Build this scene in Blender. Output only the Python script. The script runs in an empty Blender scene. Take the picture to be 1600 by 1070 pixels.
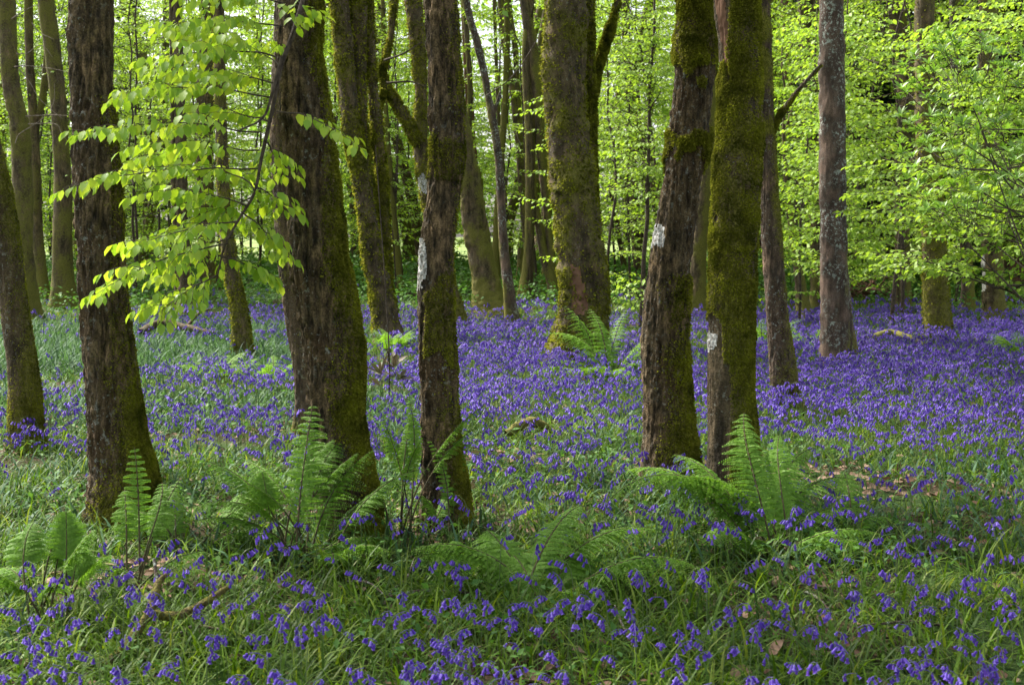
import bpy, math, random
import numpy as np
from mathutils import Vector
R = math.radians
scene = bpy.context.scene
col = scene.collection
rng = np.random.default_rng(7)
random.seed(7)

# ------------------------------------------------------------------ camera, sky, sun, exposure
CAM_H, FPX, HORIZ = 1.6, 2000.0, 370.0
PITCH = math.atan((535 - HORIZ) / FPX)
cam_d = bpy.data.cameras.new('camera')
cam = bpy.data.objects.new('camera', cam_d)
col.objects.link(cam)
cam.location = (0, 0, CAM_H)
cam.rotation_euler = (math.pi / 2 - PITCH, 0, 0)
cam_d.lens, cam_d.sensor_width, cam_d.clip_end, cam_d.clip_start = 45.0, 36.0, 600.0, 0.05
cam_d.dof.use_dof = True
cam_d.dof.focus_distance = 8.5
cam_d.dof.aperture_fstop = 6.3
scene.camera = cam

SUN_EL, SUN_AZ = R(52), R(-52)                    # azimuth from +Y towards +X
S = Vector((math.sin(SUN_AZ) * math.cos(SUN_EL), math.cos(SUN_AZ) * math.cos(SUN_EL), math.sin(SUN_EL)))
world = bpy.data.worlds.new('World')
scene.world = world
world.use_nodes = True
wn = world.node_tree
sky = wn.nodes.new('ShaderNodeTexSky')
sky.sky_type = 'NISHITA'
sky.sun_disc = False
sky.sun_elevation = SUN_EL
sky.sun_rotation = SUN_AZ
sky.air_density, sky.dust_density, sky.ozone_density = 1.0, 4.0, 0.6
bg = wn.nodes['Background']
hz = wn.nodes.new('ShaderNodeHueSaturation')          # thin high cloud: the same sky, less blue
hz.inputs['Saturation'].default_value = 0.45
wn.links.new(sky.outputs['Color'], hz.inputs['Color'])
wn.links.new(hz.outputs['Color'], bg.inputs['Color'])
bg.inputs['Strength'].default_value = 0.14
sun_d = bpy.data.lights.new('sun', 'SUN')
sun_d.energy, sun_d.angle, sun_d.color = 4.6, R(2), (1.0, 0.95, 0.86)
sun = bpy.data.objects.new('sun', sun_d)
sun.rotation_euler = S.to_track_quat('Z', 'Y').to_euler()
sun.location = (-10, 10, 30)
col.objects.link(sun)
vs = scene.view_settings
vs.view_transform, vs.look, vs.gamma, vs.use_curve_mapping = 'Standard', 'None', 1.0, False
vs.exposure = 1.4
cy = scene.cycles
cy.max_bounces, cy.diffuse_bounces, cy.glossy_bounces, cy.transmission_bounces = 8, 5, 2, 5
cy.transparent_max_bounces = 4
cy.caustics_reflective = cy.caustics_refractive = False
cy.use_denoising = True
cy.sample_clamp_indirect = 6

# ------------------------------------------------------------------ helpers
FWD = np.array([0, math.cos(PITCH), -math.sin(PITCH)])
UP = np.array([0, math.sin(PITCH), math.cos(PITCH)])
CAM = np.array([0, 0, CAM_H])

def at(px, py, Y):
    """world point on the ray of a picture point at distance Y along the ground"""
    d = FWD + np.array([1.0, 0, 0]) * ((px - 800) / FPX) + UP * ((535 - py) / FPX)
    return CAM + d * (Y / d[1])

def project(P):
    P = np.asarray(P, float)
    q = P - CAM
    z = q @ FWD
    z = np.where(np.abs(z) < 1e-6, 1e-6, z)
    return 800 + FPX * q[..., 0] / z, 535 - FPX * (q @ UP) / z

def _hash(ix, iy, iz, seed):
    with np.errstate(over='ignore'):
        h = (ix.astype(np.int64) * 374761393 + iy.astype(np.int64) * 668265263 + iz.astype(np.int64) * 2147483647 + seed * 1274126177)
        h = (h ^ (h >> 13)) * 1274126177
        h = h ^ (h >> 16)
    return (h & 0xFFFFFF) / float(0xFFFFFF)

def noise3(p, seed=0):
    p = np.asarray(p, float)
    i = np.floor(p).astype(np.int64)
    f = p - i
    u = f * f * (3 - 2 * f)
    r = 0
    for dx in (0, 1):
        wx = u[..., 0] if dx else 1 - u[..., 0]
        for dy in (0, 1):
            wy = u[..., 1] if dy else 1 - u[..., 1]
            for dz in (0, 1):
                wz = u[..., 2] if dz else 1 - u[..., 2]
                r = r + wx * wy * wz * _hash(i[..., 0] + dx, i[..., 1] + dy, i[..., 2] + dz, seed)
    return r * 2 - 1

def fbm(p, seed=0, oct=3):
    a, s, t = 1.0, 0, 0
    p = np.asarray(p, float)
    for k in range(oct):
        s = s + a * noise3(p, seed + k * 17)
        t += a
        a *= 0.5
        p = p * 2.03
    return s / t

def sstep(a, b, x):
    t = np.clip((np.asarray(x, float) - a) / (b - a), 0, 1)
    return t * t * (3 - 2 * t)

def terrain(x, y):
    x, y = np.asarray(x, float), np.asarray(y, float)
    p = np.stack([x * 0.35, y * 0.35, np.zeros_like(x)], -1)
    z = 0.05 * fbm(p, 3, 2) + 0.55 * sstep(22, 48, y) + 0.9 * sstep(50, 95, y)
    return z

def unit(v):
    v = np.asarray(v, float)
    return v / np.maximum(np.linalg.norm(v, axis=-1, keepdims=True), 1e-9)

class MB:
    """collects faces; build() links them as one mesh object"""
    def __init__(s):
        s.v, s.q, s.t, s.n, s.attr = [], [], [], 0, []
    def add(s, v, quads=None, tris=None, attr=None):
        v = np.asarray(v, np.float32).reshape(-1, 3)
        s.v.append(v)
        s.attr.append(np.zeros(len(v), np.float32) if attr is None else np.asarray(attr, np.float32).ravel())
        if quads is not None and len(quads):
            s.q.append(np.asarray(quads, np.int32).reshape(-1, 4) + s.n)
        if tris is not None and len(tris):
            s.t.append(np.asarray(tris, np.int32).reshape(-1, 3) + s.n)
        s.n += len(v)
    def mesh(s, name, mat, origin=(0, 0, 0), smooth=True, attr_name=None):
        me = bpy.data.meshes.new(name)
        v = np.concatenate(s.v) - np.asarray(origin, np.float32)
        q = np.concatenate(s.q) if s.q else np.zeros((0, 4), np.int32)
        t = np.concatenate(s.t) if s.t else np.zeros((0, 3), np.int32)
        me.vertices.add(len(v))
        me.vertices.foreach_set('co', v.ravel())
        me.loops.add(q.size + t.size)
        me.loops.foreach_set('vertex_index', np.concatenate([q.ravel(), t.ravel()]).astype(np.int32))
        me.polygons.add(len(q) + len(t))
        me.polygons.foreach_set('loop_start', np.concatenate([np.arange(len(q)) * 4, q.size + np.arange(len(t)) * 3]).astype(np.int32))
        me.polygons.foreach_set('use_smooth', np.full(len(q) + len(t), smooth, bool))
        if attr_name:
            a = me.attributes.new(attr_name, 'FLOAT', 'POINT')
            a.data.foreach_set('value', np.concatenate(s.attr))
        me.update(calc_edges=True)
        if mat is not None:
            me.materials.append(mat)
        return me
    def build(s, name, mat, parent=None, origin=(0, 0, 0), smooth=True, attr_name=None):
        o = bpy.data.objects.new(name, s.mesh(name, mat, origin, smooth, attr_name))
        col.objects.link(o)
        if parent is not None:
            o.parent = parent
        return o

def thing(name, label, cat, loc=(0, 0, 0), rz=0.0, group=None):
    o = bpy.data.objects.new(name, None)
    o.empty_display_size = 0.2
    col.objects.link(o)
    o.location = loc
    o.rotation_euler = (0, 0, rz)
    o['label'], o['category'] = label, cat
    if group:
        o['group'] = group
    return o

def tag(o, label, cat, kind=None, group=None):
    o['label'], o['category'] = label, cat
    if kind:
        o['kind'] = kind
    if group:
        o['group'] = group
    return o

def dup(root, loc, rz=0.0, scale=1.0, label=None):
    r = root.copy()
    col.objects.link(r)
    r.location, r.rotation_euler, r.scale = loc, (0, 0, rz), (scale,) * 3
    if label:
        r['label'] = label
    for ch in list(root.children):
        c = ch.copy()
        col.objects.link(c)
        c.parent = r
        for g in list(ch.children):
            d = g.copy()
            col.objects.link(d)
            d.parent = c
    return r

def catmull(P, n):
    """smooth curve of n points through P (any columns)"""
    P = np.asarray(P, float)
    Q = np.vstack([2 * P[0] - P[1], P, 2 * P[-1] - P[-2]])
    t = np.linspace(0, len(P) - 1 - 1e-6, n)
    i = t.astype(int)
    f = (t - i)[:, None]
    a, b, c, d = Q[i], Q[i + 1], Q[i + 2], Q[i + 3]
    return 0.5 * (2 * b + (c - a) * f + (2 * a - 5 * b + 4 * c - d) * f ** 2 + (3 * b - a - 3 * c + d) * f ** 3)

def grid_quads(nr, nc, closed=True):
    i = np.arange(nr - 1)[:, None]
    m = nc if closed else nc - 1
    j = np.arange(m)[None, :]
    j2 = (j + 1) % nc
    return np.stack([i * nc + j, i * nc + j2, (i + 1) * nc + j2, (i + 1) * nc + j], -1).reshape(-1, 4)

def tube(mb, path, rad, n=6, attr=0.0, rough=0.0, seed=0):
    path = np.asarray(path, float)
    rad = np.broadcast_to(np.asarray(rad, float), (len(path),))
    T = unit(np.gradient(path, axis=0))
    ref = np.array([0.31, 0.2, 0.93]) if abs(T[0, 2]) < 0.8 else np.array([0.9, 0.3, 0.1])
    N = unit(np.cross(T, ref))
    B = np.cross(T, N)
    th = np.linspace(0, 2 * np.pi, n, endpoint=False)
    ring = N[:, None] * np.cos(th)[None, :, None] + B[:, None] * np.sin(th)[None, :, None]
    rr = rad[:, None] * np.ones(n)
    if rough:
        rr = rr * (1 + rough * fbm(np.stack([np.cos(th)[None] * 2 + 0 * rr, np.sin(th)[None] * 2 + 0 * rr, np.arange(len(path))[:, None] * 0.7 + 0 * rr], -1), seed, 3))
    V = path[:, None] + ring * rr[..., None]
    mb.add(V, grid_quads(len(path), n), attr=np.full(V.shape[0] * n, attr))

# ------------------------------------------------------------------ materials
def new_mat(name):
    m = bpy.data.materials.new(name)
    m.use_nodes = True
    nt = m.node_tree
    nt.nodes.clear()
    return m, nt, nt.nodes.new('ShaderNodeOutputMaterial')

def nd(nt, typ, **kw):
    n = nt.nodes.new(typ)
    for k, v in kw.items():
        if k.startswith('i_'):
            n.inputs[k[2:].replace('_', ' ')].default_value = v
        else:
            setattr(n, k, v)
    return n

def ramp(nt, fac, stops):
    r = nt.nodes.new('ShaderNodeValToRGB')
    e = r.color_ramp.elements
    while len(e) < len(stops):
        e.new(0.5)
    for el, (p, c) in zip(e, stops):
        el.position = p
        el.color = (*c, 1) if len(c) == 3 else c
    nt.links.new(fac, r.inputs[0])
    return r.outputs[0]

def mix(nt, fac, a, b, blend='MIX'):
    n = nt.nodes.new('ShaderNodeMix')
    n.data_type, n.blend_type = 'RGBA', blend
    for sock, v in ((n.inputs[0], fac), (n.inputs[6], a), (n.inputs[7], b)):
        if isinstance(v, bpy.types.NodeSocket):
            nt.links.new(v, sock)
        elif isinstance(v, (int, float)):
            sock.default_value = v
        else:
            sock.default_value = (*v, 1)
    return n.outputs[2]

def math_n(nt, op, a, b=0.0, clamp=False):
    n = nt.nodes.new('ShaderNodeMath')
    n.operation, n.use_clamp = op, clamp
    for s_, v in zip(n.inputs, (a, b)):
        if isinstance(v, bpy.types.NodeSocket):
            nt.links.new(v, s_)
        else:
            s_.default_value = v
    return n.outputs[0]

def leaf_mat(name, cols, trans=0.45, tcol=None, rough=0.45, spec=0.35, patchy=None):
    """thin leaf: reflects and lets light through; tint differs from leaf to leaf"""
    m, nt, out = new_mat(name)
    geo = nd(nt, 'ShaderNodeNewGeometry')
    n = len(cols)
    c = ramp(nt, geo.outputs['Random Per Island'], [(i / max(n - 1, 1), q) for i, q in enumerate(cols)])
    if patchy:                                       # whole patches of the plant differ in tint too
        tc = nd(nt, 'ShaderNodeTexCoord')
        pn = nd(nt, 'ShaderNodeTexNoise')
        pn.inputs['Scale'].default_value, pn.inputs['Detail'].default_value = patchy[0], 4
        nt.links.new(tc.outputs['Object'], pn.inputs['Vector'])
        c = mix(nt, 1.0, c, ramp(nt, pn.outputs[0], [(0.36, patchy[1]), (0.5, (1, 1, 1)), (0.64, patchy[2])]), 'MULTIPLY')
    p = nd(nt, 'ShaderNodeBsdfPrincipled')
    p.inputs['Roughness'].default_value = rough
    p.inputs['Specular IOR Level'].default_value = spec
    nt.links.new(c, p.inputs['Base Color'])
    t = nd(nt, 'ShaderNodeBsdfTranslucent')
    if tcol:
        nt.links.new(mix(nt, 1.0, c, tcol, 'MULTIPLY'), t.inputs['Color'])
    else:
        nt.links.new(c, t.inputs['Color'])
    x = nd(nt, 'ShaderNodeMixShader')
    x.inputs[0].default_value = trans
    nt.links.new(p.outputs[0], x.inputs[1])
    nt.links.new(t.outputs[0], x.inputs[2])
    nt.links.new(x.outputs[0], out.inputs[0])
    return m

def bark_mat(name, dark, light, red=(0.10, 0.055, 0.035), lichen=0.3, lich_col=(0.34, 0.36, 0.31), moss_a=(0.045, 0.048, 0.006), moss_b=(0.26, 0.24, 0.034), fis=22.0, bump=0.6, lich_lo=0.58):
    m, nt, out = new_mat(name)
    L = nt.links
    tc = nd(nt, 'ShaderNodeTexCoord')
    oi = nd(nt, 'ShaderNodeObjectInfo')
    off = nd(nt, 'ShaderNodeVectorMath', operation='SCALE')
    off.inputs[0].default_value = (37.0, 53.0, 11.0)
    L.new(oi.outputs['Random'], off.inputs['Scale'])
    add = nd(nt, 'ShaderNodeVectorMath', operation='ADD')
    L.new(tc.outputs['Object'], add.inputs[0])
    L.new(off.outputs[0], add.inputs[1])
    mp = nd(nt, 'ShaderNodeMapping')
    mp.inputs['Scale'].default_value = (1, 1, 0.30)
    L.new(add.outputs[0], mp.inputs[0])
    n1 = nd(nt, 'ShaderNodeTexNoise')
    n1.inputs['Scale'].default_value, n1.inputs['Detail'].default_value, n1.inputs['Roughness'].default_value = fis, 8, 0.65
    L.new(mp.outputs[0], n1.inputs['Vector'])
    n2 = nd(nt, 'ShaderNodeTexNoise')
    n2.inputs['Scale'].default_value, n2.inputs['Detail'].default_value = 3.2, 5
    L.new(add.outputs[0], n2.inputs['Vector'])
    n3 = nd(nt, 'ShaderNodeTexNoise')
    n3.inputs['Scale'].default_value, n3.inputs['Detail'].default_value, n3.inputs['Roughness'].default_value = 26, 6, 0.7
    L.new(add.outputs[0], n3.inputs['Vector'])
    n4 = nd(nt, 'ShaderNodeTexNoise')
    n4.inputs['Scale'].default_value, n4.inputs['Detail'].default_value = 110, 4
    L.new(add.outputs[0], n4.inputs['Vector'])
    base = ramp(nt, n1.outputs[0], [(0.36, dark), (0.49, tuple(a * .62 + b * .38 for a, b in zip(dark, light))), (0.62, light)])
    base = mix(nt, ramp(nt, n2.outputs[0], [(0.45, (0, 0, 0)), (0.65, (0.75, 0.75, 0.75))]), base, mix(nt, 0.55, base, red))
    n5 = nd(nt, 'ShaderNodeTexNoise')
    n5.inputs['Scale'].default_value, n5.inputs['Detail'].default_value, n5.inputs['Roughness'].default_value = 48, 3, 0.6
    L.new(add.outputs[0], n5.inputs['Vector'])
    base = mix(nt, ramp(nt, n4.outputs[0], [(0.35, (0.55, 0.55, 0.55)), (0.6, (0, 0, 0))]), base, tuple(c * .35 for c in dark))
    base = mix(nt, ramp(nt, n2.outputs[0], [(0.34, (0.8, 0.8, 0.8)), (0.46, (0, 0, 0))]), base, mix(nt, 1.0, base, (1.9, 1.75, 1.7), 'MULTIPLY'))
    spots = math_n(nt, 'MAXIMUM', ramp(nt, n3.outputs[0], [(lich_lo, (0, 0, 0)), (lich_lo + 0.05, (1, 1, 1))]), ramp(nt, n5.outputs[0], [(0.63, (0, 0, 0)), (0.68, (1, 1, 1))]))
    lf = math_n(nt, 'MULTIPLY', spots, ramp(nt, n2.outputs[0], [(0.42, (0, 0, 0)), (0.58, (1, 1, 1))]))
    lf = math_n(nt, 'MULTIPLY', lf, lichen)
    base = mix(nt, lf, base, lich_col)
    at_ = nd(nt, 'ShaderNodeAttribute', attribute_name='moss')
    mv = math_n(nt, 'ADD', at_.outputs['Fac'], math_n(nt, 'MULTIPLY', math_n(nt, 'SUBTRACT', n3.outputs[0], 0.5), 1.3))
    mf = ramp(nt, mv, [(0.30, (0, 0, 0)), (0.62, (1, 1, 1))])
    mcol = ramp(nt, n4.outputs[0], [(0.3, moss_a), (0.7, moss_b)])
    base = mix(nt, mf, base, mcol)
    p = nd(nt, 'ShaderNodeBsdfPrincipled')
    p.inputs['Roughness'].default_value = 0.85
    p.inputs['Specular IOR Level'].default_value = 0.25
    L.new(base, p.inputs['Base Color'])
    h = math_n(nt, 'ADD', n1.outputs[0], math_n(nt, 'MULTIPLY', n4.outputs[0], 0.35))
    b = nd(nt, 'ShaderNodeBump')
    b.inputs['Strength'].default_value, b.inputs['Distance'].default_value = bump, 0.035
    L.new(h, b.inputs['Height'])
    L.new(b.outputs[0], p.inputs['Normal'])
    L.new(p.outputs[0], out.inputs[0])
    return m

def plain_mat(name, c1, c2, scale=12.0, rough=0.85, bump=0.3):
    m, nt, out = new_mat(name)
    tc = nd(nt, 'ShaderNodeTexCoord')
    n = nd(nt, 'ShaderNodeTexNoise')
    n.inputs['Scale'].default_value, n.inputs['Detail'].default_value = scale, 7
    nt.links.new(tc.outputs['Object'], n.inputs['Vector'])
    p = nd(nt, 'ShaderNodeBsdfPrincipled')
    p.inputs['Roughness'].default_value = rough
    p.inputs['Specular IOR Level'].default_value = 0.25
    nt.links.new(ramp(nt, n.outputs[0], [(0.35, c1), (0.65, c2)]), p.inputs['Base Color'])
    b = nd(nt, 'ShaderNodeBump')
    b.inputs['Strength'].default_value, b.inputs['Distance'].default_value = bump, 0.01
    nt.links.new(n.outputs[0], b.inputs['Height'])
    nt.links.new(b.outputs[0], p.inputs['Normal'])
    nt.links.new(p.outputs[0], out.inputs[0])
    return m

M = {}
M['bark_dark'] = bark_mat('dark fissured bark', (0.012, 0.009, 0.004), (0.215, 0.155, 0.080), red=(0.125, 0.068, 0.026), lichen=0.6, fis=30, bump=1.0)
M['bark_mossy'] = bark_mat('mossy bark', (0.028, 0.021, 0.011), (0.17, 0.125, 0.068), red=(0.13, 0.085, 0.045), lichen=0.45, fis=11, bump=0.8, moss_a=(0.06, 0.06, 0.010), moss_b=(0.22, 0.20, 0.04))
M['bark_grey'] = bark_mat('grey lichened bark', (0.04, 0.028, 0.020), (0.16, 0.115, 0.085), red=(0.12, 0.07, 0.05), lichen=1.0, lich_col=(0.34, 0.38, 0.33), fis=9, bump=0.6, lich_lo=0.535)
M['bark_patchy'] = bark_mat('patchy brown bark', (0.025, 0.018, 0.011), (0.17, 0.12, 0.08), red=(0.12, 0.07, 0.04), lichen=0.75, fis=22, bump=0.8, lich_lo=0.585)
M['bark_pine'] = bark_mat('reddish pine bark', (0.06, 0.03, 0.02), (0.24, 0.13, 0.09), red=(0.22, 0.10, 0.06), lichen=0.1, fis=14)
M['moss'] = leaf_mat('moss', [(0.13, 0.145, 0.012), (0.20, 0.205, 0.020), (0.29, 0.28, 0.04)], 0.4, None, 0.9, 0.05, (7.0, (.38, .42, .4), (1.25, 1.3, .9)))
M['paint'] = plain_mat('weathered white paint', (0.16, 0.14, 0.11), (0.70, 0.69, 0.66), 55, 0.85, 1.0)
M['dead_wood'] = plain_mat('bare dead wood', (0.14, 0.10, 0.075), (0.34, 0.28, 0.22), 20)
M['scar'] = plain_mat('bare brown heartwood', (0.10, 0.05, 0.028), (0.24, 0.13, 0.08), 9)
M['twig'] = plain_mat('brown twig bark', (0.035, 0.025, 0.018), (0.10, 0.075, 0.055), 30)
M['leaf_near'] = leaf_mat('fresh beech leaf', [(0.19, 0.35, 0.03), (0.33, 0.50, 0.05), (0.25, 0.43, 0.06), (0.43, 0.58, 0.10), (0.36, 0.50, 0.04)], 0.52, (1.2, 1.1, 0.5), 0.45, 0.35)
M['leaf_mid'] = leaf_mat('young beech leaf', [(0.17, 0.30, 0.03), (0.26, 0.42, 0.045), (0.32, 0.48, 0.06), (0.22, 0.35, 0.045)], 0.52, (1.15, 1.1, 0.6), 0.5, 0.35)
M['leaf_far'] = leaf_mat('distant leaf', [(0.10, 0.20, 0.03), (0.18, 0.31, 0.05), (0.24, 0.38, 0.06)], 0.48, (1.1, 1.1, 0.7), 0.6, 0.2)
M['leaf_copper'] = leaf_mat('copper leaf', [(0.16, 0.06, 0.03), (0.22, 0.10, 0.04)], 0.45, None, 0.6, 0.2)
M['leaf_conifer'] = leaf_mat('dark conifer needles', [(0.012, 0.026, 0.010), (0.022, 0.042, 0.016), (0.03, 0.05, 0.02)], 0.15, None, 0.7, 0.2)
M['leaf_rhodo'] = leaf_mat('rhododendron leaf', [(0.15, 0.29, 0.03), (0.21, 0.38, 0.05), (0.11, 0.21, 0.05)], 0.42, (1.1, 1.1, 0.6), 0.35, 0.5)
M['leaf_dull'] = leaf_mat('dull drooping leaf', [(0.07, 0.075, 0.03), (0.10, 0.07, 0.045), (0.16, 0.19, 0.09)], 0.2, None, 0.5, 0.3)
M['leaf_canopy'] = leaf_mat('canopy leaf', [(0.12, 0.24, 0.03), (0.2, 0.34, 0.05)], 0.5, (1.1, 1.1, 0.6), 0.6, 0.2)
M['fern'] = leaf_mat('fern leaflet', [(0.12, 0.25, 0.025), (0.17, 0.33, 0.035), (0.21, 0.38, 0.05)], 0.5, (1.1, 1.1, 0.6), 0.55, 0.3)
M['fern_stalk'] = plain_mat('fern stalk', (0.035, 0.03, 0.014), (0.10, 0.085, 0.035), 25)
M['grass'] = leaf_mat('grass blade', [(0.025, 0.06, 0.006), (0.06, 0.13, 0.010), (0.105, 0.20, 0.015), (0.04, 0.09, 0.010), (0.14, 0.24, 0.022), (0.19, 0.24, 0.05)], 0.42, (1.15, 1.1, 0.4), 0.5, 0.2, (1.3, (.7, .75, .8), (1.25, 1.2, .9)))
M['strap'] = leaf_mat('glaucous bluebell leaf', [(0.028, 0.07, 0.028), (0.055, 0.12, 0.052), (0.10, 0.19, 0.095), (0.045, 0.105, 0.03)], 0.34, (1.1, 1.1, 0.6), 0.55, 0.16)
M['cover'] = leaf_mat('ground cover leaf', [(0.05, 0.13, 0.025), (0.08, 0.19, 0.035), (0.11, 0.22, 0.04)], 0.4, (1.1, 1.1, 0.6), 0.6, 0.2)
M['bell'] = leaf_mat('bluebell petal', [(0.065, 0.030, 0.27), (0.12, 0.055, 0.44), (0.18, 0.10, 0.58), (0.10, 0.042, 0.38), (0.165, 0.07, 0.48), (0.24, 0.17, 0.62)], 0.35, (1.0, 1.0, 1.0), 0.5, 0.3)
M['bell_stem'] = leaf_mat('bluebell stem', [(0.11, 0.17, 0.05), (0.16, 0.22, 0.08)], 0.2, None, 0.4, 0.4)
M['litter'] = leaf_mat('dead leaf', [(0.09, 0.05, 0.028), (0.17, 0.10, 0.06), (0.28, 0.19, 0.13), (0.13, 0.065, 0.035)], 0.15, None, 0.7, 0.2)
M['wire'] = plain_mat('galvanised wire', (0.12, 0.12, 0.11), (0.25, 0.25, 0.24), 30, 0.5)
M['post'] = plain_mat('weathered fence post', (0.08, 0.065, 0.05), (0.18, 0.15, 0.12), 20)

def ground_mat():
    m, nt, out = new_mat('woodland soil')
    tc = nd(nt, 'ShaderNodeTexCoord')
    a = nd(nt, 'ShaderNodeTexNoise'); a.inputs['Scale'].default_value = 1.2; a.inputs['Detail'].default_value = 6
    b = nd(nt, 'ShaderNodeTexNoise'); b.inputs['Scale'].default_value = 28; b.inputs['Detail'].default_value = 8
    for n in (a, b):
        nt.links.new(tc.outputs['Object'], n.inputs['Vector'])
    soil = ramp(nt, b.outputs[0], [(0.3, (0.018, 0.012, 0.007)), (0.55, (0.05, 0.034, 0.02)), (0.72, (0.10, 0.068, 0.042))])
    green = ramp(nt, b.outputs[0], [(0.35, (0.018, 0.035, 0.008)), (0.65, (0.05, 0.085, 0.02))])
    c = mix(nt, ramp(nt, a.outputs[0], [(0.4, (0, 0, 0)), (0.55, (1, 1, 1))]), soil, green)
    p = nd(nt, 'ShaderNodeBsdfPrincipled'); p.inputs['Roughness'].default_value = 0.95
    p.inputs['Specular IOR Level'].default_value = 0.1
    nt.links.new(c, p.inputs['Base Color'])
    bp = nd(nt, 'ShaderNodeBump'); bp.inputs['Strength'].default_value = 0.8; bp.inputs['Distance'].default_value = 0.03
    nt.links.new(b.outputs[0], bp.inputs['Height']); nt.links.new(bp.outputs[0], p.inputs['Normal'])
    nt.links.new(p.outputs[0], out.inputs[0])
    return m
M['soil'] = ground_mat()
M['meadow'] = plain_mat('meadow grass', (0.10, 0.16, 0.03), (0.20, 0.25, 0.07), 0.9, 0.9, 0.2)

# ------------------------------------------------------------------ ground
def sheet(name, xs, ys, lift, mat):
    X, Y = np.meshgrid(xs, ys)
    V = np.stack([X, Y, terrain(X, Y) + lift], -1)
    mb = MB()
    mb.add(V, grid_quads(len(ys), len(xs), False))
    o = mb.build(name, mat)
    o['kind'] = 'structure'
    return o
xs = np.concatenate([np.linspace(-300, -32, 18), np.linspace(-30, 30, 121), np.linspace(32, 300, 18)])
ys = np.concatenate([np.linspace(-40, 2, 12), np.linspace(2.5, 60, 116), np.linspace(64, 400, 30)])
g = sheet('ground', xs, ys, 0.0, M['soil'])
tag(g, 'dark woodland soil under the bluebells and grass', 'ground')
g = sheet('meadow', np.linspace(-60, 60, 61), np.linspace(53, 160, 60), 0.05, M['meadow'])
tag(g, 'bright open meadow beyond the wire fence at the edge of the wood', 'meadow')

# ------------------------------------------------------------------ leaves
L6V = np.array([[0, 0, 0], [.36, 0, .015], [.72, 0, -.01], [1, 0, -.09], [.30, .30, .075], [.70, .24, .05], [.30, -.30, .075], [.70, -.24, .05]])
L6Q = np.array([[1, 2, 5, 4], [1, 6, 7, 2]])
L6T = np.array([[0, 1, 4], [2, 3, 5], [0, 6, 1], [2, 7, 3]])
L2V = np.array([[0, 0, 0], [.42, .30, .06], [1, 0, -.06], [.42, -.30, .06]])
L2T = np.array([[0, 2, 1], [0, 3, 2]])
LSV = np.array([[0, 0, 0], [.5, 0, .02], [1, 0, -.1], [.25, .09, .04], [.65, .12, .03], [.25, -.09, .04], [.65, -.12, .03]])   # long narrow leaf
LST = np.array([[0, 1, 3], [3, 1, 4], [4, 1, 2], [0, 5, 1], [5, 6, 1], [6, 2, 1]])

def leaves(mb, pos, d, up, size, form='full'):
    pos, d, up = (np.asarray(a, float) for a in (pos, d, up))
    size = np.broadcast_to(np.asarray(size, float), (len(pos),))
    d = unit(d)
    s = unit(np.cross(up, d))
    u = np.cross(d, s)
    T, Q, TR = {'full': (L6V, L6Q, L6T), 'two': (L2V, None, L2T), 'long': (LSV, None, LST)}[form]
    V = pos[:, None] + size[:, None, None] * (T[None, :, 0:1] * d[:, None] + T[None, :, 1:2] * s[:, None] + T[None, :, 2:3] * u[:, None])
    k = np.arange(len(pos))[:, None, None] * len(T)
    mb.add(V, None if Q is None else (Q[None] + k), TR[None] + k)

class Leafy:
    """gathers leaf positions before they become one mesh"""
    def __init__(s):
        s.p, s.d, s.u, s.s = [], [], [], []
    def put(s, p, d, u, size):
        s.p.append(np.atleast_2d(p)); s.d.append(np.atleast_2d(d)); s.u.append(np.atleast_2d(u)); s.s.append(np.atleast_1d(size))
    def into(s, mb, form='full'):
        leaves(mb, np.concatenate(s.p), np.concatenate(s.d), np.concatenate(s.u), np.concatenate(s.s), form)

def leaf_row(lf, path, size, gap, droop, side_spread=0.6, r=rng):
    """leaves alternating along a twig, hanging a little"""
    path = np.asarray(path, float)
    seg = np.linalg.norm(np.diff(path, axis=0), axis=1)
    tot = seg.sum()
    n = max(2, int(tot / gap))
    t = (np.arange(n) + 0.6) / n
    cum = np.concatenate([[0], np.cumsum(seg)]) / tot
    P = np.stack([np.interp(t, cum, path[:, k]) for k in range(3)], -1)
    T = unit(np.stack([np.interp(np.minimum(t + .05, 1), cum, path[:, k]) - np.interp(np.maximum(t - .05, 0), cum, path[:, k]) for k in range(3)], -1))
    side = unit(np.cross(T, [0, 0, 1.0]))
    sg = np.where(np.arange(n) % 2, 1.0, -1.0)[:, None]
    D = T * 0.55 + side * sg * side_spread + np.array([0, 0, -1.0]) * droop + r.normal(0, .22, (n, 3))
    U = np.array([0, 0, 1.0]) + side * sg * 0.25 + r.normal(0, .35, (n, 3))
    # a last leaf at the tip
    lf.put(P, D, U, size * r.uniform(.65, 1.15, n))
    lf.put(path[-1], T[-1] + np.array([0, 0, -droop * .6]), [0, 0.1, 1.0], size * r.uniform(.8, 1.1))

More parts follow.
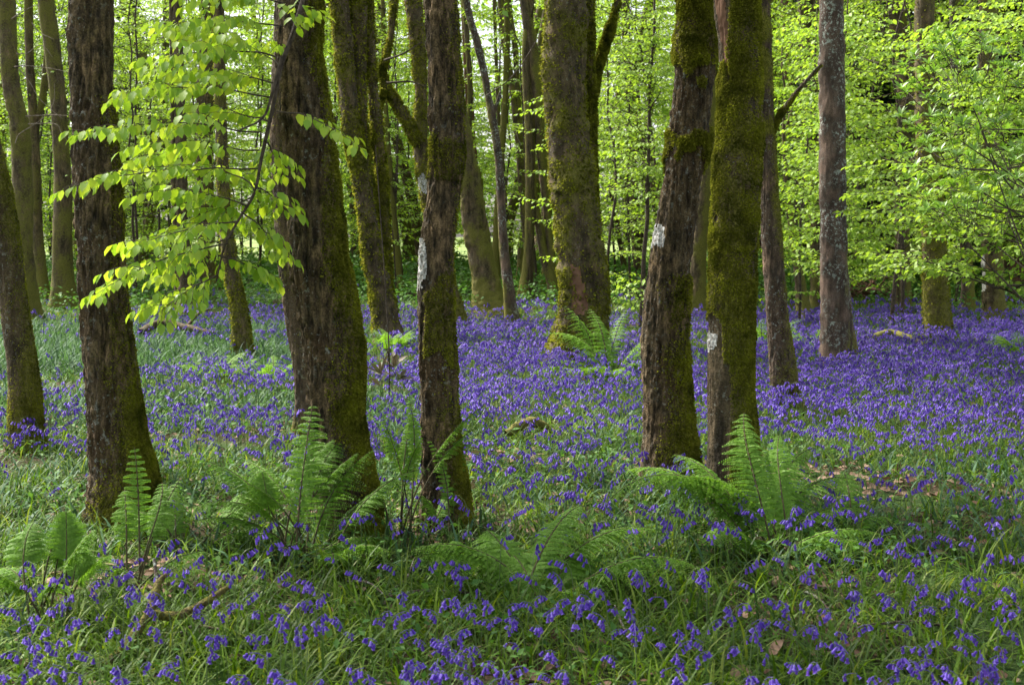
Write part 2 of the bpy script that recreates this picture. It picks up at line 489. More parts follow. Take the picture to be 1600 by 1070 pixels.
def spray(wood, lf, a, b, size=.065, gap=.035, nsub=8, sub_len=.35, droop=.7, sag=.08, rad=.006, r=rng):
    """a leafy branch from a to b with side twigs in a flat fan"""
    a, b = np.asarray(a, float), np.asarray(b, float)
    L = np.linalg.norm(b - a)
    k = np.linspace(0, 1, 9)[:, None]
    w = np.cumsum(r.normal(0, .02 * L, (9, 3)), axis=0) * np.array([1, 1, .6])
    w -= w[-1] * k
    path = a + (b - a) * k + w * (1 - k) * 1.0 + np.array([0, 0, 1.0]) * (sag * L * 4 * k * (1 - k))
    tube(wood, path, rad * (1 - .75 * k[:, 0]), 5)
    T = unit(b - a)
    H = unit(np.cross(T, [0, 0, 1.0]))
    for j in range(nsub):
        t = .18 + .78 * (j + r.uniform(0, .7)) / nsub
        p0 = np.array([np.interp(t, k[:, 0], path[:, c]) for c in range(3)])
        sg = 1 if j % 2 else -1
        ln = sub_len * (1.15 - t) * r.uniform(.6, 1.25) + .06
        e = p0 + (T * .75 + H * sg * .75 + np.array([0, 0, r.uniform(-.3, .15)])) * ln
        kk = np.linspace(0, 1, 5)[:, None]
        tw = p0 + (e - p0) * kk + np.array([0, 0, 1.0]) * (.1 * ln * 4 * kk * (1 - kk))
        tube(wood, tw, rad * .38 * (1 - .6 * kk[:, 0]), 4)
        leaf_row(lf, tw, size, gap, droop, r=r)
    leaf_row(lf, path[3:], size, gap, droop, r=r)

# ------------------------------------------------------------------ trunks
def trunk_grid(path, rad, nseg, row, seed, ridge=.006, lump=.05, flare=.35, fl_h=.35, moss_fn=None, moss_thick=.012, base_z=0.0, k_root=4, freq=60, knob=0.0):
    """path (n,3) and radii -> displaced grid V[rows, nseg], moss weight per vertex"""
    pr = np.hstack([np.asarray(path, float), np.asarray(rad, float)[:, None]])
    length = np.linalg.norm(np.diff(pr[:, :3], axis=0), axis=1).sum()
    c = catmull(pr, max(6, int(length / row)))
    C, r = c[:, :3], c[:, 3]
    T = unit(np.gradient(C, axis=0))
    X = unit(np.cross(np.array([0, 1.0, 0]), T))
    Yv = np.cross(T, X)
    th = np.linspace(0, 2 * np.pi, nseg, endpoint=False)
    N = X[:, None] * np.cos(th)[None, :, None] + Yv[:, None] * np.sin(th)[None, :, None]
    h = (C[:, 2] - base_z)[:, None] + 0 * th
    ph = seed * 1.7
    q = np.stack([np.cos(th)[None] + 0 * h, np.sin(th)[None] + 0 * h, h * 1.6], -1)
    fl = flare * np.exp(-np.maximum(h, 0) / fl_h) * (1 + .45 * np.cos(k_root * th[None] + ph) + .3 * fbm(q * 1.3, seed + 5, 2))
    big = lump * fbm(q * np.array([1, 1, 1.3]), seed, 3)
    rr = r[:, None] * (1 + fl + big)
    P0 = C[:, None] + N * rr[..., None]
    qq = np.stack([P0[..., 0] * freq, P0[..., 1] * freq, h * freq * .33], -1)
    nz = fbm(qq, seed + 11, 3)
    rid = (1 - np.abs(nz) * 2.2) * -1
    if freq > 30:                                    # long furrows between the plates of old bark
        nl = fbm(np.stack([P0[..., 0] * 24, P0[..., 1] * 24, h * 2.2], -1), seed + 71, 2)
        rr = rr - ridge * 1.1 * np.clip(.22 - np.abs(nl), 0, .22) / .22
    moss = np.zeros_like(rr) if moss_fn is None else moss_fn(P0, N, h)
    ml = np.clip(moss, 0, 1)
    clump = fbm(P0 * 22, seed + 23, 3) * .5 + .5
    if knob:
        rr = rr + knob * r[:, None] * np.clip(fbm(P0 * 7.5, seed + 61, 2) * 2.2, -.5, 1.2)
    rr = rr + ridge * rid * (1 - .7 * ml) + ml * moss_thick * (0.3 + 1.3 * clump)
    return C[:, None] + N * rr[..., None], ml, N

def tufts(mb, V, moss, N, count, size, seed, wide=.30):
    r = np.random.default_rng(seed)
    if size < .022:
        count, size = int(count * 2.4), size * .66
    w = moss[:-1].ravel() ** 1.5
    if w.sum() <= 0:
        return
    nr, nc = moss.shape
    idx = r.choice(len(w), count, p=w / w.sum())
    i, j = idx // nc, idx % nc
    j2 = (j + 1) % nc
    a, b = r.random((count, 1)), r.random((count, 1))
    P = (V[i, j] * (1 - a) + V[i + 1, j] * a) * (1 - b) + (V[i, j2] * (1 - a) + V[i + 1, j2] * a) * b
    n = N[i, j]
    d = unit(n * .8 + r.normal(0, .55, (count, 3)) + np.array([0, 0, -.35]))
    s = unit(np.cross(d, r.normal(0, 1, (count, 3))))
    L = size * r.uniform(.5, 1.4, (count, 1))
    W = L * wide
    Q = np.stack([P - n * .003 - s * W * .6, P - n * .003 + s * W * .6, P + d * L * .6 + s * W, P + d * L + np.array([0, 0, -.15]) * L, P + d * L * .6 - s * W], 1)
    k = np.arange(count)[:, None, None] * 5
    mb.add(Q, np.array([[[0, 1, 2, 4]]]).reshape(1, 1, 4) + k, np.array([[2, 3, 4]])[None] + k)

def base_depth(py, px=800):
    """distance at which the ground shows at picture height py"""
    lo, hi = 3.0, 70.0
    for _ in range(40):
        mid = (lo + hi) / 2
        p = at(px, py, mid)
        if p[2] > terrain(p[0], mid):
            lo = mid
        else:
            hi = mid
    return lo

def in_box(px, py, x0, x1, y0, y1):
    return sstep(x0 - 3, x0 + 3, px) * (1 - sstep(x1 - 3, x1 + 3, px)) * sstep(y0 - 6, y0 + 6, py) * (1 - sstep(y1 - 6, y1 + 6, py))

def make_tree(spec):
    """spec: stems as lists of (px, py, width) from the base up; returns the root Empty"""
    sd = spec['seed']
    stems = spec['stems']
    bx, by, bw = stems[0][0]
    D = spec.get('Y') or base_depth(by, bx)
    near = D < 13
    mid = D < 26
    base = at(bx, by, D)
    gz = float(terrain(base[0], D))
    base = np.array([base[0], D, gz])
    t = thing(spec.get('name', 'tree'), spec['label'], 'tree', tuple(base), group=spec.get('group'))
    tm = MB(); mm = MB(); pm = MB(); sm = MB()
    nseg, row = (112, .011) if near else ((44, .035) if mid else (18, .12))
    tops = []
    for si, st in enumerate(stems):
        pts = [at(x, y, D + (0 if si == 0 else spec.get('dy', .0) * si)) for x, y, w in st]
        rad = [w * D / FPX / 2 for x, y, w in st]
        if si == 0:
            pts[0][2] = gz - .12 if len(pts) > 1 else gz
        pts, rad = np.array(pts), np.array(rad)
        lean = spec.get('lean', 0.0)
        pts[:, 1] += lean * (pts[:, 2] - gz) + .03 * np.sin(pts[:, 2] * 2 + sd)
        tops.append((pts[-1], unit(pts[-1] - pts[-2]), rad[-1]))
        def mf(P, N, h):
            px, py = project(P)
            m = np.zeros(h.shape)
            nn = fbm(P * np.array([5, 5, 3]), sd + 31, 3)
            m += spec.get('moss', .2) + spec.get('moss_side', .35) * N[..., 0] + spec.get('moss_base', .5) * np.exp(-np.maximum(h, 0) / .55) + .55 * nn
            for (x0, x1, y0, y1, v) in spec.get('moss_box', ()):
                bxm = in_box(px + nn * 6, py + (nn + 1.2 * noise3(P * 13, sd + 41)) * 24, x0, x1, y0, y1)
                if v > .6:
                    v = v * np.clip(.62 + .9 * fbm(P * np.array([9, 9, 7]), sd + 47, 3), .05, 1.1)
                m = m * (1 - bxm) + v * bxm
            return np.clip(m, 0, 1)
        fl = spec.get('flare', .35) if si == 0 else 0
        V, moss, N = trunk_grid(pts, rad, nseg, row, sd + si * 7, spec.get('ridge', .006) if near else .010 if mid else .012, spec.get('lump', .06), fl, spec.get('fl_h', .3), mf, spec.get('moss_thick', .014), gz, spec.get('roots', 4), spec.get('freq', 60 if near else 22), spec.get('knob', 0 if near else .06))
        tm.add(V, grid_quads(*V.shape[:2]), attr=moss)
        px, py = project(V)
        front = N[..., 1] < .35
        for (poly_fn, dest, lift) in ([(f, pm, .0035) for f in spec.get('paint', ())] + [(f, sm, .003) for f in spec.get('scars', ())]):
            nn = fbm(V * 45, sd + 77, 3)
            ok = (poly_fn(px + nn * 5, py + nn * 9) > 0) & front
            fq = grid_quads(*V.shape[:2])
            keep = ok.ravel()[fq].all(1)
            if keep.any():
                W = V + N * lift
                used = np.unique(fq[keep])
                remap = -np.ones(V.shape[0] * V.shape[1], int)
                remap[used] = np.arange(len(used))
                dest.add(W.reshape(-1, 3)[used], remap[fq[keep]])
        if near and spec.get('tufts', 0):
            nt_ = int(V.shape[0] * spec.get('tuft_part', 1.0))
            tufts(mm, V[:nt_], moss[:nt_], N[:nt_], int(spec['tufts']), spec.get('tuft_len', .016), sd)
        elif mid and spec.get('tufts', 0):
            tufts(mm, V, moss, N, int(spec['tufts']), spec.get('tuft_len', .03), sd)
    # the trunk goes on above the picture, with limbs and a leafy top
    if spec.get('top', True):
        cm = MB()
        rr = np.random.default_rng(sd + 500)
        for (p, d, r0) in tops[:spec.get('n_tops', 3)]:
            H = spec.get('height', 11.0) - p[2]
            if H < 1:
                continue
            k = np.linspace(0, 1, 8)[:, None]
            d2 = np.array([d[0] * .5, d[1] * .5, 1.0])
            path = p - d * .05 + d2 * k * H + np.cumsum(rr.normal(0, .07, (8, 3)) * np.array([1, 1, 0]), axis=0) * k
            tube(tm, path, r0 * (1 - .75 * k[:, 0]), 16, attr=.3)
            nlf = int(spec.get('crown', 420) * 2.2) if near else int(spec.get('crown', 420) * .4)  # leaf count shaped for light: dense unseen near crowns shade the foreground, others thinned
            cl = []
            for q in range(5):
                a = rr.uniform(0, 2 * np.pi)
                s0 = path[2 + q]
                e = s0 + np.array([math.cos(a), math.sin(a), .45]) * rr.uniform(1.4, 3.2)
                kk = np.linspace(0, 1, 6)[:, None]
                tube(tm, s0 + (e - s0) * kk + np.array([0, 0, .25]) * kk * (1 - kk), r0 * .3 * (1 - .8 * kk[:, 0]), 7, attr=.2)
                cl += [e, (s0 + e) / 2 + rr.normal(0, .4, 3), e + rr.normal(0, .7, 3)]
            cl = np.array(cl + [path[-1]])
            which = rr.integers(0, len(cl), nlf)
            P = cl[which] + rr.normal(0, .55, (nlf, 3)) * np.array([1, 1, .55])
            leaves(cm, P, np.c_[rr.normal(0, 1, (nlf, 2)), rr.normal(-.3, .3, nlf)], np.c_[rr.normal(0, .4, (nlf, 2)), np.ones(nlf)], rr.uniform(.14, .26, nlf), 'two')
        if cm.n:
            cm.build('crown', M['leaf_canopy'], t, base)
    tm.build('trunk', M[spec.get('mat', 'bark_dark')], t, base, True, 'moss')
    if mm.n:
        mm.build('moss', M['moss'], t, base, False)
    if pm.n:
        pm.build('paint_mark', M['paint'], t, base)
    if sm.n:
        sm.build('bare_wood', M['scar'], t, base)
    t['_D'] = D
    return t, base, D

def poly(*pts):
    """signed inside test for a convex picture polygon given clockwise on screen"""
    def f(x, y):
        m = np.full(np.shape(x), 1e9)
        for (x0, y0), (x1, y1) in zip(pts, pts[1:] + pts[:1]):
            e = (x1 - x0) * (y - y0) - (y1 - y0) * (x - x0)
            m = np.minimum(m, e)
        return m
    return f

exec_trees = []

# ------------------------------------------------------------------ trees, from the nearest back
T = {}
def tree(key, **k):
    T[key] = make_tree(k)
    return T[key][0]

tree('left_big', label='thick dark trunk at left with mossy foot and leafy beech twigs crossing it', seed=2, mat='bark_dark',
     stems=[[(196, 822, 108), (192, 760, 102), (183, 690, 92), (176, 600, 84), (167, 500, 79), (160, 400, 77), (153, 300, 74), (147, 200, 70), (140, 100, 69), (137, 0, 70), (134, -80, 69)]],
     moss=-.12, moss_side=.42, moss_base=.75, moss_box=[(120, 170, 330, 560, -.1)], tufts=15000, tuft_part=.75, ridge=.013, lump=.07, flare=.32, fl_h=.2, roots=3, freq=42)
tb = tree('centre_left', label='thickest near trunk, dark ridged bark, heavy moss down its right side', seed=5, mat='bark_dark',
     stems=[[(546, 838, 102), (541, 760, 98), (530, 700, 94), (522, 650, 92), (520, 600, 93), (516, 535, 96), (503, 450, 98), (494, 400, 96), (487, 300, 87), (479, 200, 82), (471, 100, 70), (470, 0, 66), (468, -80, 64)]],
     moss=-.15, moss_side=.75, moss_base=.5, moss_box=[(450, 500, 230, 560, -.2)], tufts=26000, ridge=.015, freq=38, lump=.08, flare=.10, fl_h=.16, roots=5, moss_thick=.014, tuft_len=.018)
tree('behind_left', label='slim dark trunk half hidden behind the left edge of the thickest near trunk', seed=6, mat='bark_mossy',
     stems=[[(488, 692, 48), (483, 600, 46), (470, 520, 44), (457, 430, 43), (447, 300, 42), (444, 200, 42), (446, 100, 40), (450, -70, 38)]], moss=.25, tufts=3000, crown=300)
tree('sinuous', label='slender S-curved trunk with a long white paint mark on its left edge', seed=9, mat='bark_dark',
     stems=[[(699, 824, 76), (694, 760, 70), (689, 700, 64), (686, 600, 62), (683, 535, 60), (681, 450, 57), (684, 370, 54), (694, 300, 54), (699, 250, 56), (698, 200, 58), (694, 100, 53), (687, 0, 52), (684, -80, 52)]],
     moss=-.12, moss_side=.45, moss_base=.45, moss_box=[(660, 730, 440, 560, .45), (660, 730, 215, 270, .3)], tufts=11000, ridge=.010, freq=46, lump=.07, flare=.22, fl_h=.18, roots=3,
     paint=[poly((640, 364), (664, 372), (670, 410), (668, 432), (656, 456), (640, 462))])
tree('collared', label='leaning dark trunk with two moss collars near the top and a square white mark', seed=12, mat='bark_dark',
     stems=[[(1046, 762, 84), (1043, 700, 80), (1039, 600, 74), (1039, 535, 74), (1043, 450, 71), (1051, 380, 68), (1064, 300, 63), (1071, 250, 62), (1077, 200, 63), (1085, 100, 62), (1090, 0, 56), (1093, -80, 54)]],
     moss=-.1, moss_side=.35, moss_base=.55, moss_box=[(1000, 1130, -40, 118, 1.0), (1000, 1085, 198, 262, .95), (1085, 1130, 205, 250, .55), (1000, 1140, 118, 196, -.3), (1000, 1140, 262, 430, -.3)], tufts=22000, moss_thick=.036, tuft_len=.0215, ridge=.011, freq=44, lump=.06, flare=.25, fl_h=.18,
     paint=[poly((1014, 350), (1040, 351), (1038, 384), (1010, 386))])
tree('mossy_right', label='trunk sleeved in olive moss with a small white paint square low on its edge', seed=15, mat='bark_mossy',
     stems=[[(1150, 812, 88), (1146, 750, 84), (1143, 690, 76), (1138, 600, 70), (1138, 535, 69), (1140, 450, 68), (1145, 380, 70), (1149, 300, 72), (1156, 200, 70), (1158, 130, 64), (1154, 60, 63), (1150, 0, 68), (1147, -80, 66)]],
     moss=.62, moss_side=.25, moss_base=.1, moss_box=[(1085, 1215, -20, 430, .95), (1085, 1138, 560, 900, -.15), (1085, 1127, 508, 560, -.6), (1104, 1139, -90, 118, -.6)], tufts=42000, moss_thick=.016, tuft_len=.018, lump=.05, flare=.1,
     paint=[poly((1094, 517), (1124, 519), (1119, 550), (1094, 548))], scars=[poly((1108, -60), (1128, -60), (1141, 70), (1141, 112), (1134, 112), (1124, 50))])
tree('left_edge', label='brown leaning trunk at the left edge, its mossy foot among bluebells', seed=18, mat='bark_mossy',
     stems=[[(44, 704, 52), (41, 660, 47), (37, 600, 46), (22, 500, 43), (9, 400, 45), (-4, 310, 46), (-22, 220, 46), (-48, 120, 46), (-80, 0, 52), (-100, -70, 50)]], moss=.0, moss_base=.9, tufts=9000, flare=.15, crown=300)
tree('slim_right', label='slim patchy trunk dark below and mossy above, beside the moss sleeved one', seed=21, mat='bark_patchy',
     stems=[[(1229, 644, 46), (1226, 610, 43), (1221, 560, 39), (1214, 500, 35), (1206, 400, 33), (1200, 300, 31), (1198, 224, 28), (1195, 160, 27), (1192, 60, 26), (1190, -70, 25)],
            [(1203, 222, 8), (1214, 190, 8), (1240, 150, 7), (1262, 125, 6), (1284, 100, 5)]],
     moss=.12, moss_base=.6, moss_box=[(1160, 1224, -90, 232, .8)], tufts=6000, n_tops=1, flare=.12, crown=300)
tree('grey_lichen', label='straight grey brown trunk speckled with pale lichen and a fused side stem', seed=24, mat='bark_grey',
     stems=[[(1303, 584, 50), (1303, 556, 46), (1304, 520, 45), (1304, 440, 44), (1303, 380, 42), (1301, 300, 41), (1300, 200, 40), (1299, 100, 39), (1300, 0, 37), (1300, -80, 36)],
            [(1329, 584, 32), (1327, 560, 29), (1322, 520, 26), (1318, 470, 24), (1313, 400, 20), (1308, 340, 14)]],
     moss=-.15, moss_side=.3, moss_base=.5, n_tops=1, flare=.12, dy=.05, lump=.04)
tree('big_beech', label='massive knobbly beech trunk in the middle with bare brown wood near its foot', seed=27, mat='bark_mossy',
     stems=[[(898, 576, 92), (901, 548, 82), (907, 520, 74), (912, 470, 68), (911, 430, 70), (902, 350, 68), (894, 280, 62), (885, 200, 60), (881, 100, 61), (884, 0, 60), (886, -80, 60)],
            [(924, 330, 14), (923, 250, 15), (921, 150, 14), (920, 60, 13), (919, -60, 12)], [(926, 150, 9), (936, 100, 9), (952, 50, 8), (966, 0, 8)]],
     moss=.42, moss_side=.0, moss_base=.1, tufts=14000, tuft_len=.03, lump=.13, flare=.12, roots=3, moss_thick=.05, knob=.10, n_tops=2, dy=.1,
     scars=[poly((888, 405), (906, 415), (924, 470), (918, 494), (894, 494), (890, 450))])
tree('triple', label='mossy beech splitting into three tall stems left of the sinuous trunk', seed=30, mat='bark_mossy',
     stems=[[(612, 546, 50), (605, 508, 39), (594, 450, 34), (583, 400, 32), (573, 330, 29), (562, 250, 28), (551, 200, 27), (540, 100, 28), (530, 0, 28), (526, -70, 27)],
            [(590, 440, 24), (586, 390, 22), (578, 320, 18), (570, 250, 20), (565, 200, 19), (562, 100, 20), (560, 0, 27), (558, -70, 25)],
            [(602, 460, 22), (602, 400, 18), (598, 300, 15), (590, 200, 18), (582, 120, 14), (576, 0, 12), (574, -70, 12)]],
     moss=.42, moss_side=-.1, moss_base=-.5, tufts=9000, tuft_len=.035, flare=.3, lump=.12, moss_thick=.03, dy=.12)
tree('forked', label='mossy forked trunk just behind the sinuous one with a crossing limb and a white mark', seed=33, mat='bark_mossy',
     stems=[[(700, 520, 60), (692, 450, 40), (684, 400, 32), (672, 330, 22), (662, 280, 17), (657, 220, 20), (658, 140, 17), (652, 60, 22), (644, 0, 25), (640, -70, 25)],
            [(655, 225, 15), (640, 200, 17), (622, 165, 14), (606, 140, 11), (597, 110, 8), (607, 80, 7), (614, 30, 8), (618, -60, 8)],
            [(600, 140, 6), (588, 176, 8), (577, 190, 8)]],
     moss=.4, moss_side=0, moss_base=.3, tufts=6000, tuft_len=.035, moss_thick=.03, lump=.1, dy=-.1, n_tops=2,
     paint=[poly((652, 270), (672, 272), (671, 304), (653, 302))])
tree('leaning', label='broad mossy trunk leaning left behind the right edge of the sinuous trunk', seed=36, mat='bark_mossy',
     stems=[[(772, 498, 58), (765, 470, 46), (757, 430, 40), (746, 370, 38), (735, 300, 35), (724, 240, 32), (712, 170, 30), (700, 80, 28), (690, -70, 26)]], moss=.45, moss_side=0, moss_base=.3, lump=.1, flare=.4, moss_thick=.03)
tree('low_left', label='mossy trunk rising behind the drooping beech leaves between the two thick near trunks', seed=39, mat='bark_mossy',
     stems=[[(378, 564, 32), (376, 520, 28), (371, 470, 24), (362, 430, 22), (353, 340, 20), (347, 240, 18), (343, 100, 17), (341, -70, 16)]], moss=.35, moss_side=0, tufts=4000, tuft_len=.03, flare=.12)
tree('pale_stem', label='thin pale grey stem with a bent top right of the leaning mossy trunk', seed=42, mat='bark_grey',
     stems=[[(803, 514, 22), (796, 460, 18), (790, 410, 16), (785, 350, 14), (782, 280, 13), (776, 220, 12), (769, 180, 13), (763, 150, 11), (756, 110, 12), (744, 60, 12), (730, 10, 11), (722, -60, 10)], [(771, 180, 7), (779, 155, 5), (783, 140, 3)]],
     moss=.1, moss_side=-.3, n_tops=1, crown=200)
tree('twin_thin', label='thin dark trunk dividing into two upright stems left of the massive beech', seed=45, mat='bark_mossy', Y=34,
     stems=[[(838, 462, 24), (832, 430, 18), (824, 370, 16), (817, 290, 15), (811, 215, 15), (804, 170, 10), (798, 120, 10), (787, 60, 10), (778, -60, 10)], [(812, 215, 10), (808, 150, 9), (805, 80, 9), (796, 20, 9), (790, -60, 9)]], moss=.42, n_tops=2, crown=250)
tree('bowed', label='bowed slender trunk curving up against the left side of the massive beech', seed=48, mat='bark_mossy', Y=30,
     stems=[[(868, 486, 20), (863, 440, 16), (850, 400, 14), (841, 350, 12), (834, 310, 11), (831, 250, 10), (830, 150, 10)], [(866, 480, 16), (861, 400, 12), (852, 310, 12), (845, 230, 15), (840, 160, 17), (832, 80, 17), (822, 20, 16), (814, -60, 16)]], moss=.42, n_tops=2, crown=250)
tree('right_mossy', label='stout mossy trunk among the right hand leaves, its foot in dense bluebells', seed=51, mat='bark_mossy',
     stems=[[(1467, 536, 46), (1464, 490, 40), (1460, 400, 36), (1454, 320, 34), (1448, 230, 32), (1446, 120, 30), (1444, -70, 28)]], moss=.5, moss_side=.1, tufts=5000, tuft_len=.03, flare=.15)
tree('right_fork', label='tall trunk forking into a wide V at the top, behind the right hand leaves', seed=54, mat='bark_mossy',
     stems=[[(1411, 486, 26), (1409, 420, 23), (1410, 320, 23), (1416, 230, 28), (1419, 150, 36), (1410, 90, 30), (1402, 40, 26), (1397, -60, 26)], [(1424, 140, 26), (1434, 100, 26), (1441, 60, 25), (1444, 0, 24), (1448, -60, 22)]], moss=.3, n_tops=2)
tree('right_pale', label='slim pale trunk right of the stout mossy one at the far right', seed=57, mat='bark_grey',
     stems=[[(1513, 486, 20), (1511, 420, 18), (1505, 340, 17), (1499, 250, 16), (1495, 150, 16), (1492, 40, 17), (1490, -70, 17)]], moss=.2)
tree('right_marked', label='mossy trunk near the right edge with a tall white paint strip on its left side', seed=60, mat='bark_mossy',
     stems=[[(1553, 502, 36), (1551, 450, 32), (1549, 390, 31), (1546, 300, 30), (1544, 150, 28), (1542, -70, 27)]], moss=.45, flare=.12, paint=[poly((1528, 398), (1540, 398), (1543, 458), (1528, 458))])
tree('small_lean', label='short dark leaning stem just left of the lichened trunk', seed=63, mat='bark_mossy', Y=23,
     stems=[[(1258, 514, 22), (1254, 470, 18), (1247, 420, 14), (1238, 370, 10), (1228, 300, 7)]], moss=.5, crown=200, height=5)
tree('tan_straight', label='straight tan trunk showing between the moss sleeved trunk and the lichened one', seed=66, mat='bark_mossy', Y=27,
     stems=[[(1282, 494, 30), (1279, 400, 26), (1275, 300, 24), (1268, 180, 26), (1262, 60, 27), (1258, -70, 27)]], moss=.05, moss_side=-.2)
tree('behind_pair', label='dark mossy trunk mostly hidden between the moss collared and moss sleeved trunks', seed=69, mat='bark_mossy', Y=25,
     stems=[[(1090, 500, 28), (1091, 420, 24), (1098, 330, 20), (1106, 250, 18), (1112, 100, 17), (1114, -70, 16)]], moss=.5)
tree('thin_centre', label='thin straight trunk rising through leaves right of the massive beech', seed=72, mat='bark_mossy', Y=36,
     stems=[[(1002, 452, 20), (996, 390, 17), (990, 300, 15), (986, 230, 14), (983, 150, 14), (978, 60, 14), (976, -70, 13)]], moss=.1)
tree('thin_dark', label='very thin dark stem beside the thin straight trunk right of the massive beech', seed=75, mat='bark_dark', Y=38,
     stems=[[(978, 436, 9), (971, 390, 9), (963, 340, 8), (958, 280, 8), (1012, 200, 8), (1017, 100, 9), (1020, -70, 9)]], moss=.0, crown=200)
tree('pine_a', label='reddish pine trunk high up right of the moss sleeved trunk', seed=78, mat='bark_pine', Y=42,
     stems=[[(1240, 440, 24), (1238, 300, 21), (1234, 150, 19), (1230, 0, 18), (1228, -70, 17)]], moss=-.4, moss_base=0, crown=200)
tree('pine_b', label='reddish straight trunk between the sinuous trunk and the bent pale stem', seed=79, mat='bark_pine', Y=40,
     stems=[[(752, 452, 17), (748, 380, 15), (740, 260, 14), (733, 150, 13), (728, 60, 12), (724, -70, 12)]], moss=-.2, moss_base=0, crown=200)
tree('olive_thin', label='olive thin trunk at the top right of the moss sleeved trunk', seed=81, mat='bark_mossy', Y=36,
     stems=[[(1216, 460, 24), (1212, 300, 20), (1207, 150, 18), (1204, 0, 17), (1202, -70, 17)]], moss=.3, crown=200)
tree('far_left_a', label='trunk with bare twigs standing second from the left edge', seed=84, mat='bark_mossy',
     stems=[[(40, 492, 42), (38, 440, 36), (36, 380, 31), (34, 280, 30), (30, 190, 28), (18, 130, 26), (9, 0, 25), (6, -70, 24)]], moss=.45, moss_side=0, Y=24)
tree('far_left_b', label='slim trunk with pale foot left of the thick left trunk', seed=87, mat='bark_mossy',
     stems=[[(66, 474, 24), (64, 430, 18), (59, 380, 17), (57, 300, 16), (52, 190, 15), (47, 100, 13), (44, 0, 13), (42, -70, 13)], [(56, 200, 10), (66, 150, 10), (74, 90, 10), (77, 40, 9), (78, -60, 9)]], moss=.35, moss_side=0, n_tops=2, crown=250)
tree('far_left_c', label='broad dim trunk right behind the left side of the thick left trunk', seed=90, mat='bark_mossy',
     stems=[[(100, 482, 42), (99, 440, 34), (98, 380, 30), (98, 300, 27), (94, 210, 24), (90, 140, 24), (80, 70, 25), (70, -10, 25), (66, -70, 25)]], moss=.4, moss_side=0)
tree('far_mid_a', label='brown trunk with a thin companion stem right of the thick left trunk', seed=93, mat='bark_mossy',
     stems=[[(290, 492, 26), (289, 450, 22), (286, 380, 20), (284, 300, 19), (282, 200, 18), (278, 100, 17), (274, -70, 16)], [(278, 480, 10), (275, 400, 8), (272, 300, 8), (270, 200, 7), (268, 0, 7)]], moss=.05, moss_side=0, n_tops=1)
tree('far_mid_b', label='dark knotted trunk behind the upper beech leaves at left', seed=96, mat='bark_dark', Y=34,
     stems=[[(330, 456, 30), (324, 400, 27), (320, 300, 26), (319, 200, 26), (322, 100, 24), (326, 0, 22), (328, -70, 22)]], moss=.1)
tree('far_centre', label='slim trunk far behind the three stemmed beech, to its left', seed=99, mat='bark_mossy', Y=44,
     stems=[[(566, 440, 24), (560, 390, 21), (556, 320, 20), (548, 240, 18), (536, 150, 16), (520, 60, 15), (510, -70, 14)]], moss=.3)
tree('dark_cross', label='dark leaning trunk crossing behind the three stemmed beech and the forked one', seed=102, mat='bark_dark', Y=42,
     stems=[[(664, 444, 20), (650, 340, 18), (636, 280, 17), (620, 220, 16), (605, 160, 15), (598, 80, 16), (594, 0, 17), (592, -70, 17)]], moss=.0, crown=200)

# slim trunks far back, which nothing tells apart
proto = None
far_spots = [(215, 40), (640, 44), (246, 46), (790, 42), (535, 40), (755, 38), (940, 40), (1045, 38), (690, 46), (628, 33), (775, 32), (820, 30), (745, 33), (800, 35), (850, 33), (436, 52), (700, 55), (860, 44), (1000, 46), (590, 36), (480, 44), (820, 36), (885, 48), (1165, 44), (1345, 40), (1362, 46), (1385, 42), (1580, 38), (1525, 44), (15, 44), (125, 42), (-60, 40), (1680, 40), (1750, 34), (-120, 36), (845, 56)]
protos = []
for i, (px, Y) in enumerate(far_spots):
    x = (px - 800) / FPX * Y
    z = float(terrain(x, Y))
    if i < 9:
        q = at(px, 370, Y)
        def py_of(zz): return 370 + (CAM_H - zz) * FPX / Y
        bpx = py_of(z)
        w = [15, 20, 24, 17, 13, 18, 14, 21, 16][i] * 40 / Y
        js = rng.normal(0, 20, 6) + rng.choice([-46, -26, 30, 48]) * np.array([.9, .8, 1, 1, 1, 1])
        st = [(px, bpx + 6, w * 1.3), (px + js[0] * .3, bpx - 60, w), (px + js[1] * .7, bpx - 160, w * .9), (px + js[2], bpx - 280, w * .8), (px + js[3] * 1.5, -80, w * .7)]
        t, b, D = make_tree(dict(label='slim dim trunk standing far back among the bright leaves', seed=200 + i * 3, mat='bark_mossy', Y=Y, stems=[st], moss=.4, group='slim trunks far back in the wood', crown=160, name='tree'))
        protos.append(t)
    else:
        d_ = dup(protos[i % 9], (x, Y, z), rng.uniform(0, 6.28), rng.uniform(.85, 1.15))
        if Y < 36:
            d_.scale = (.48, .48, 1.0)

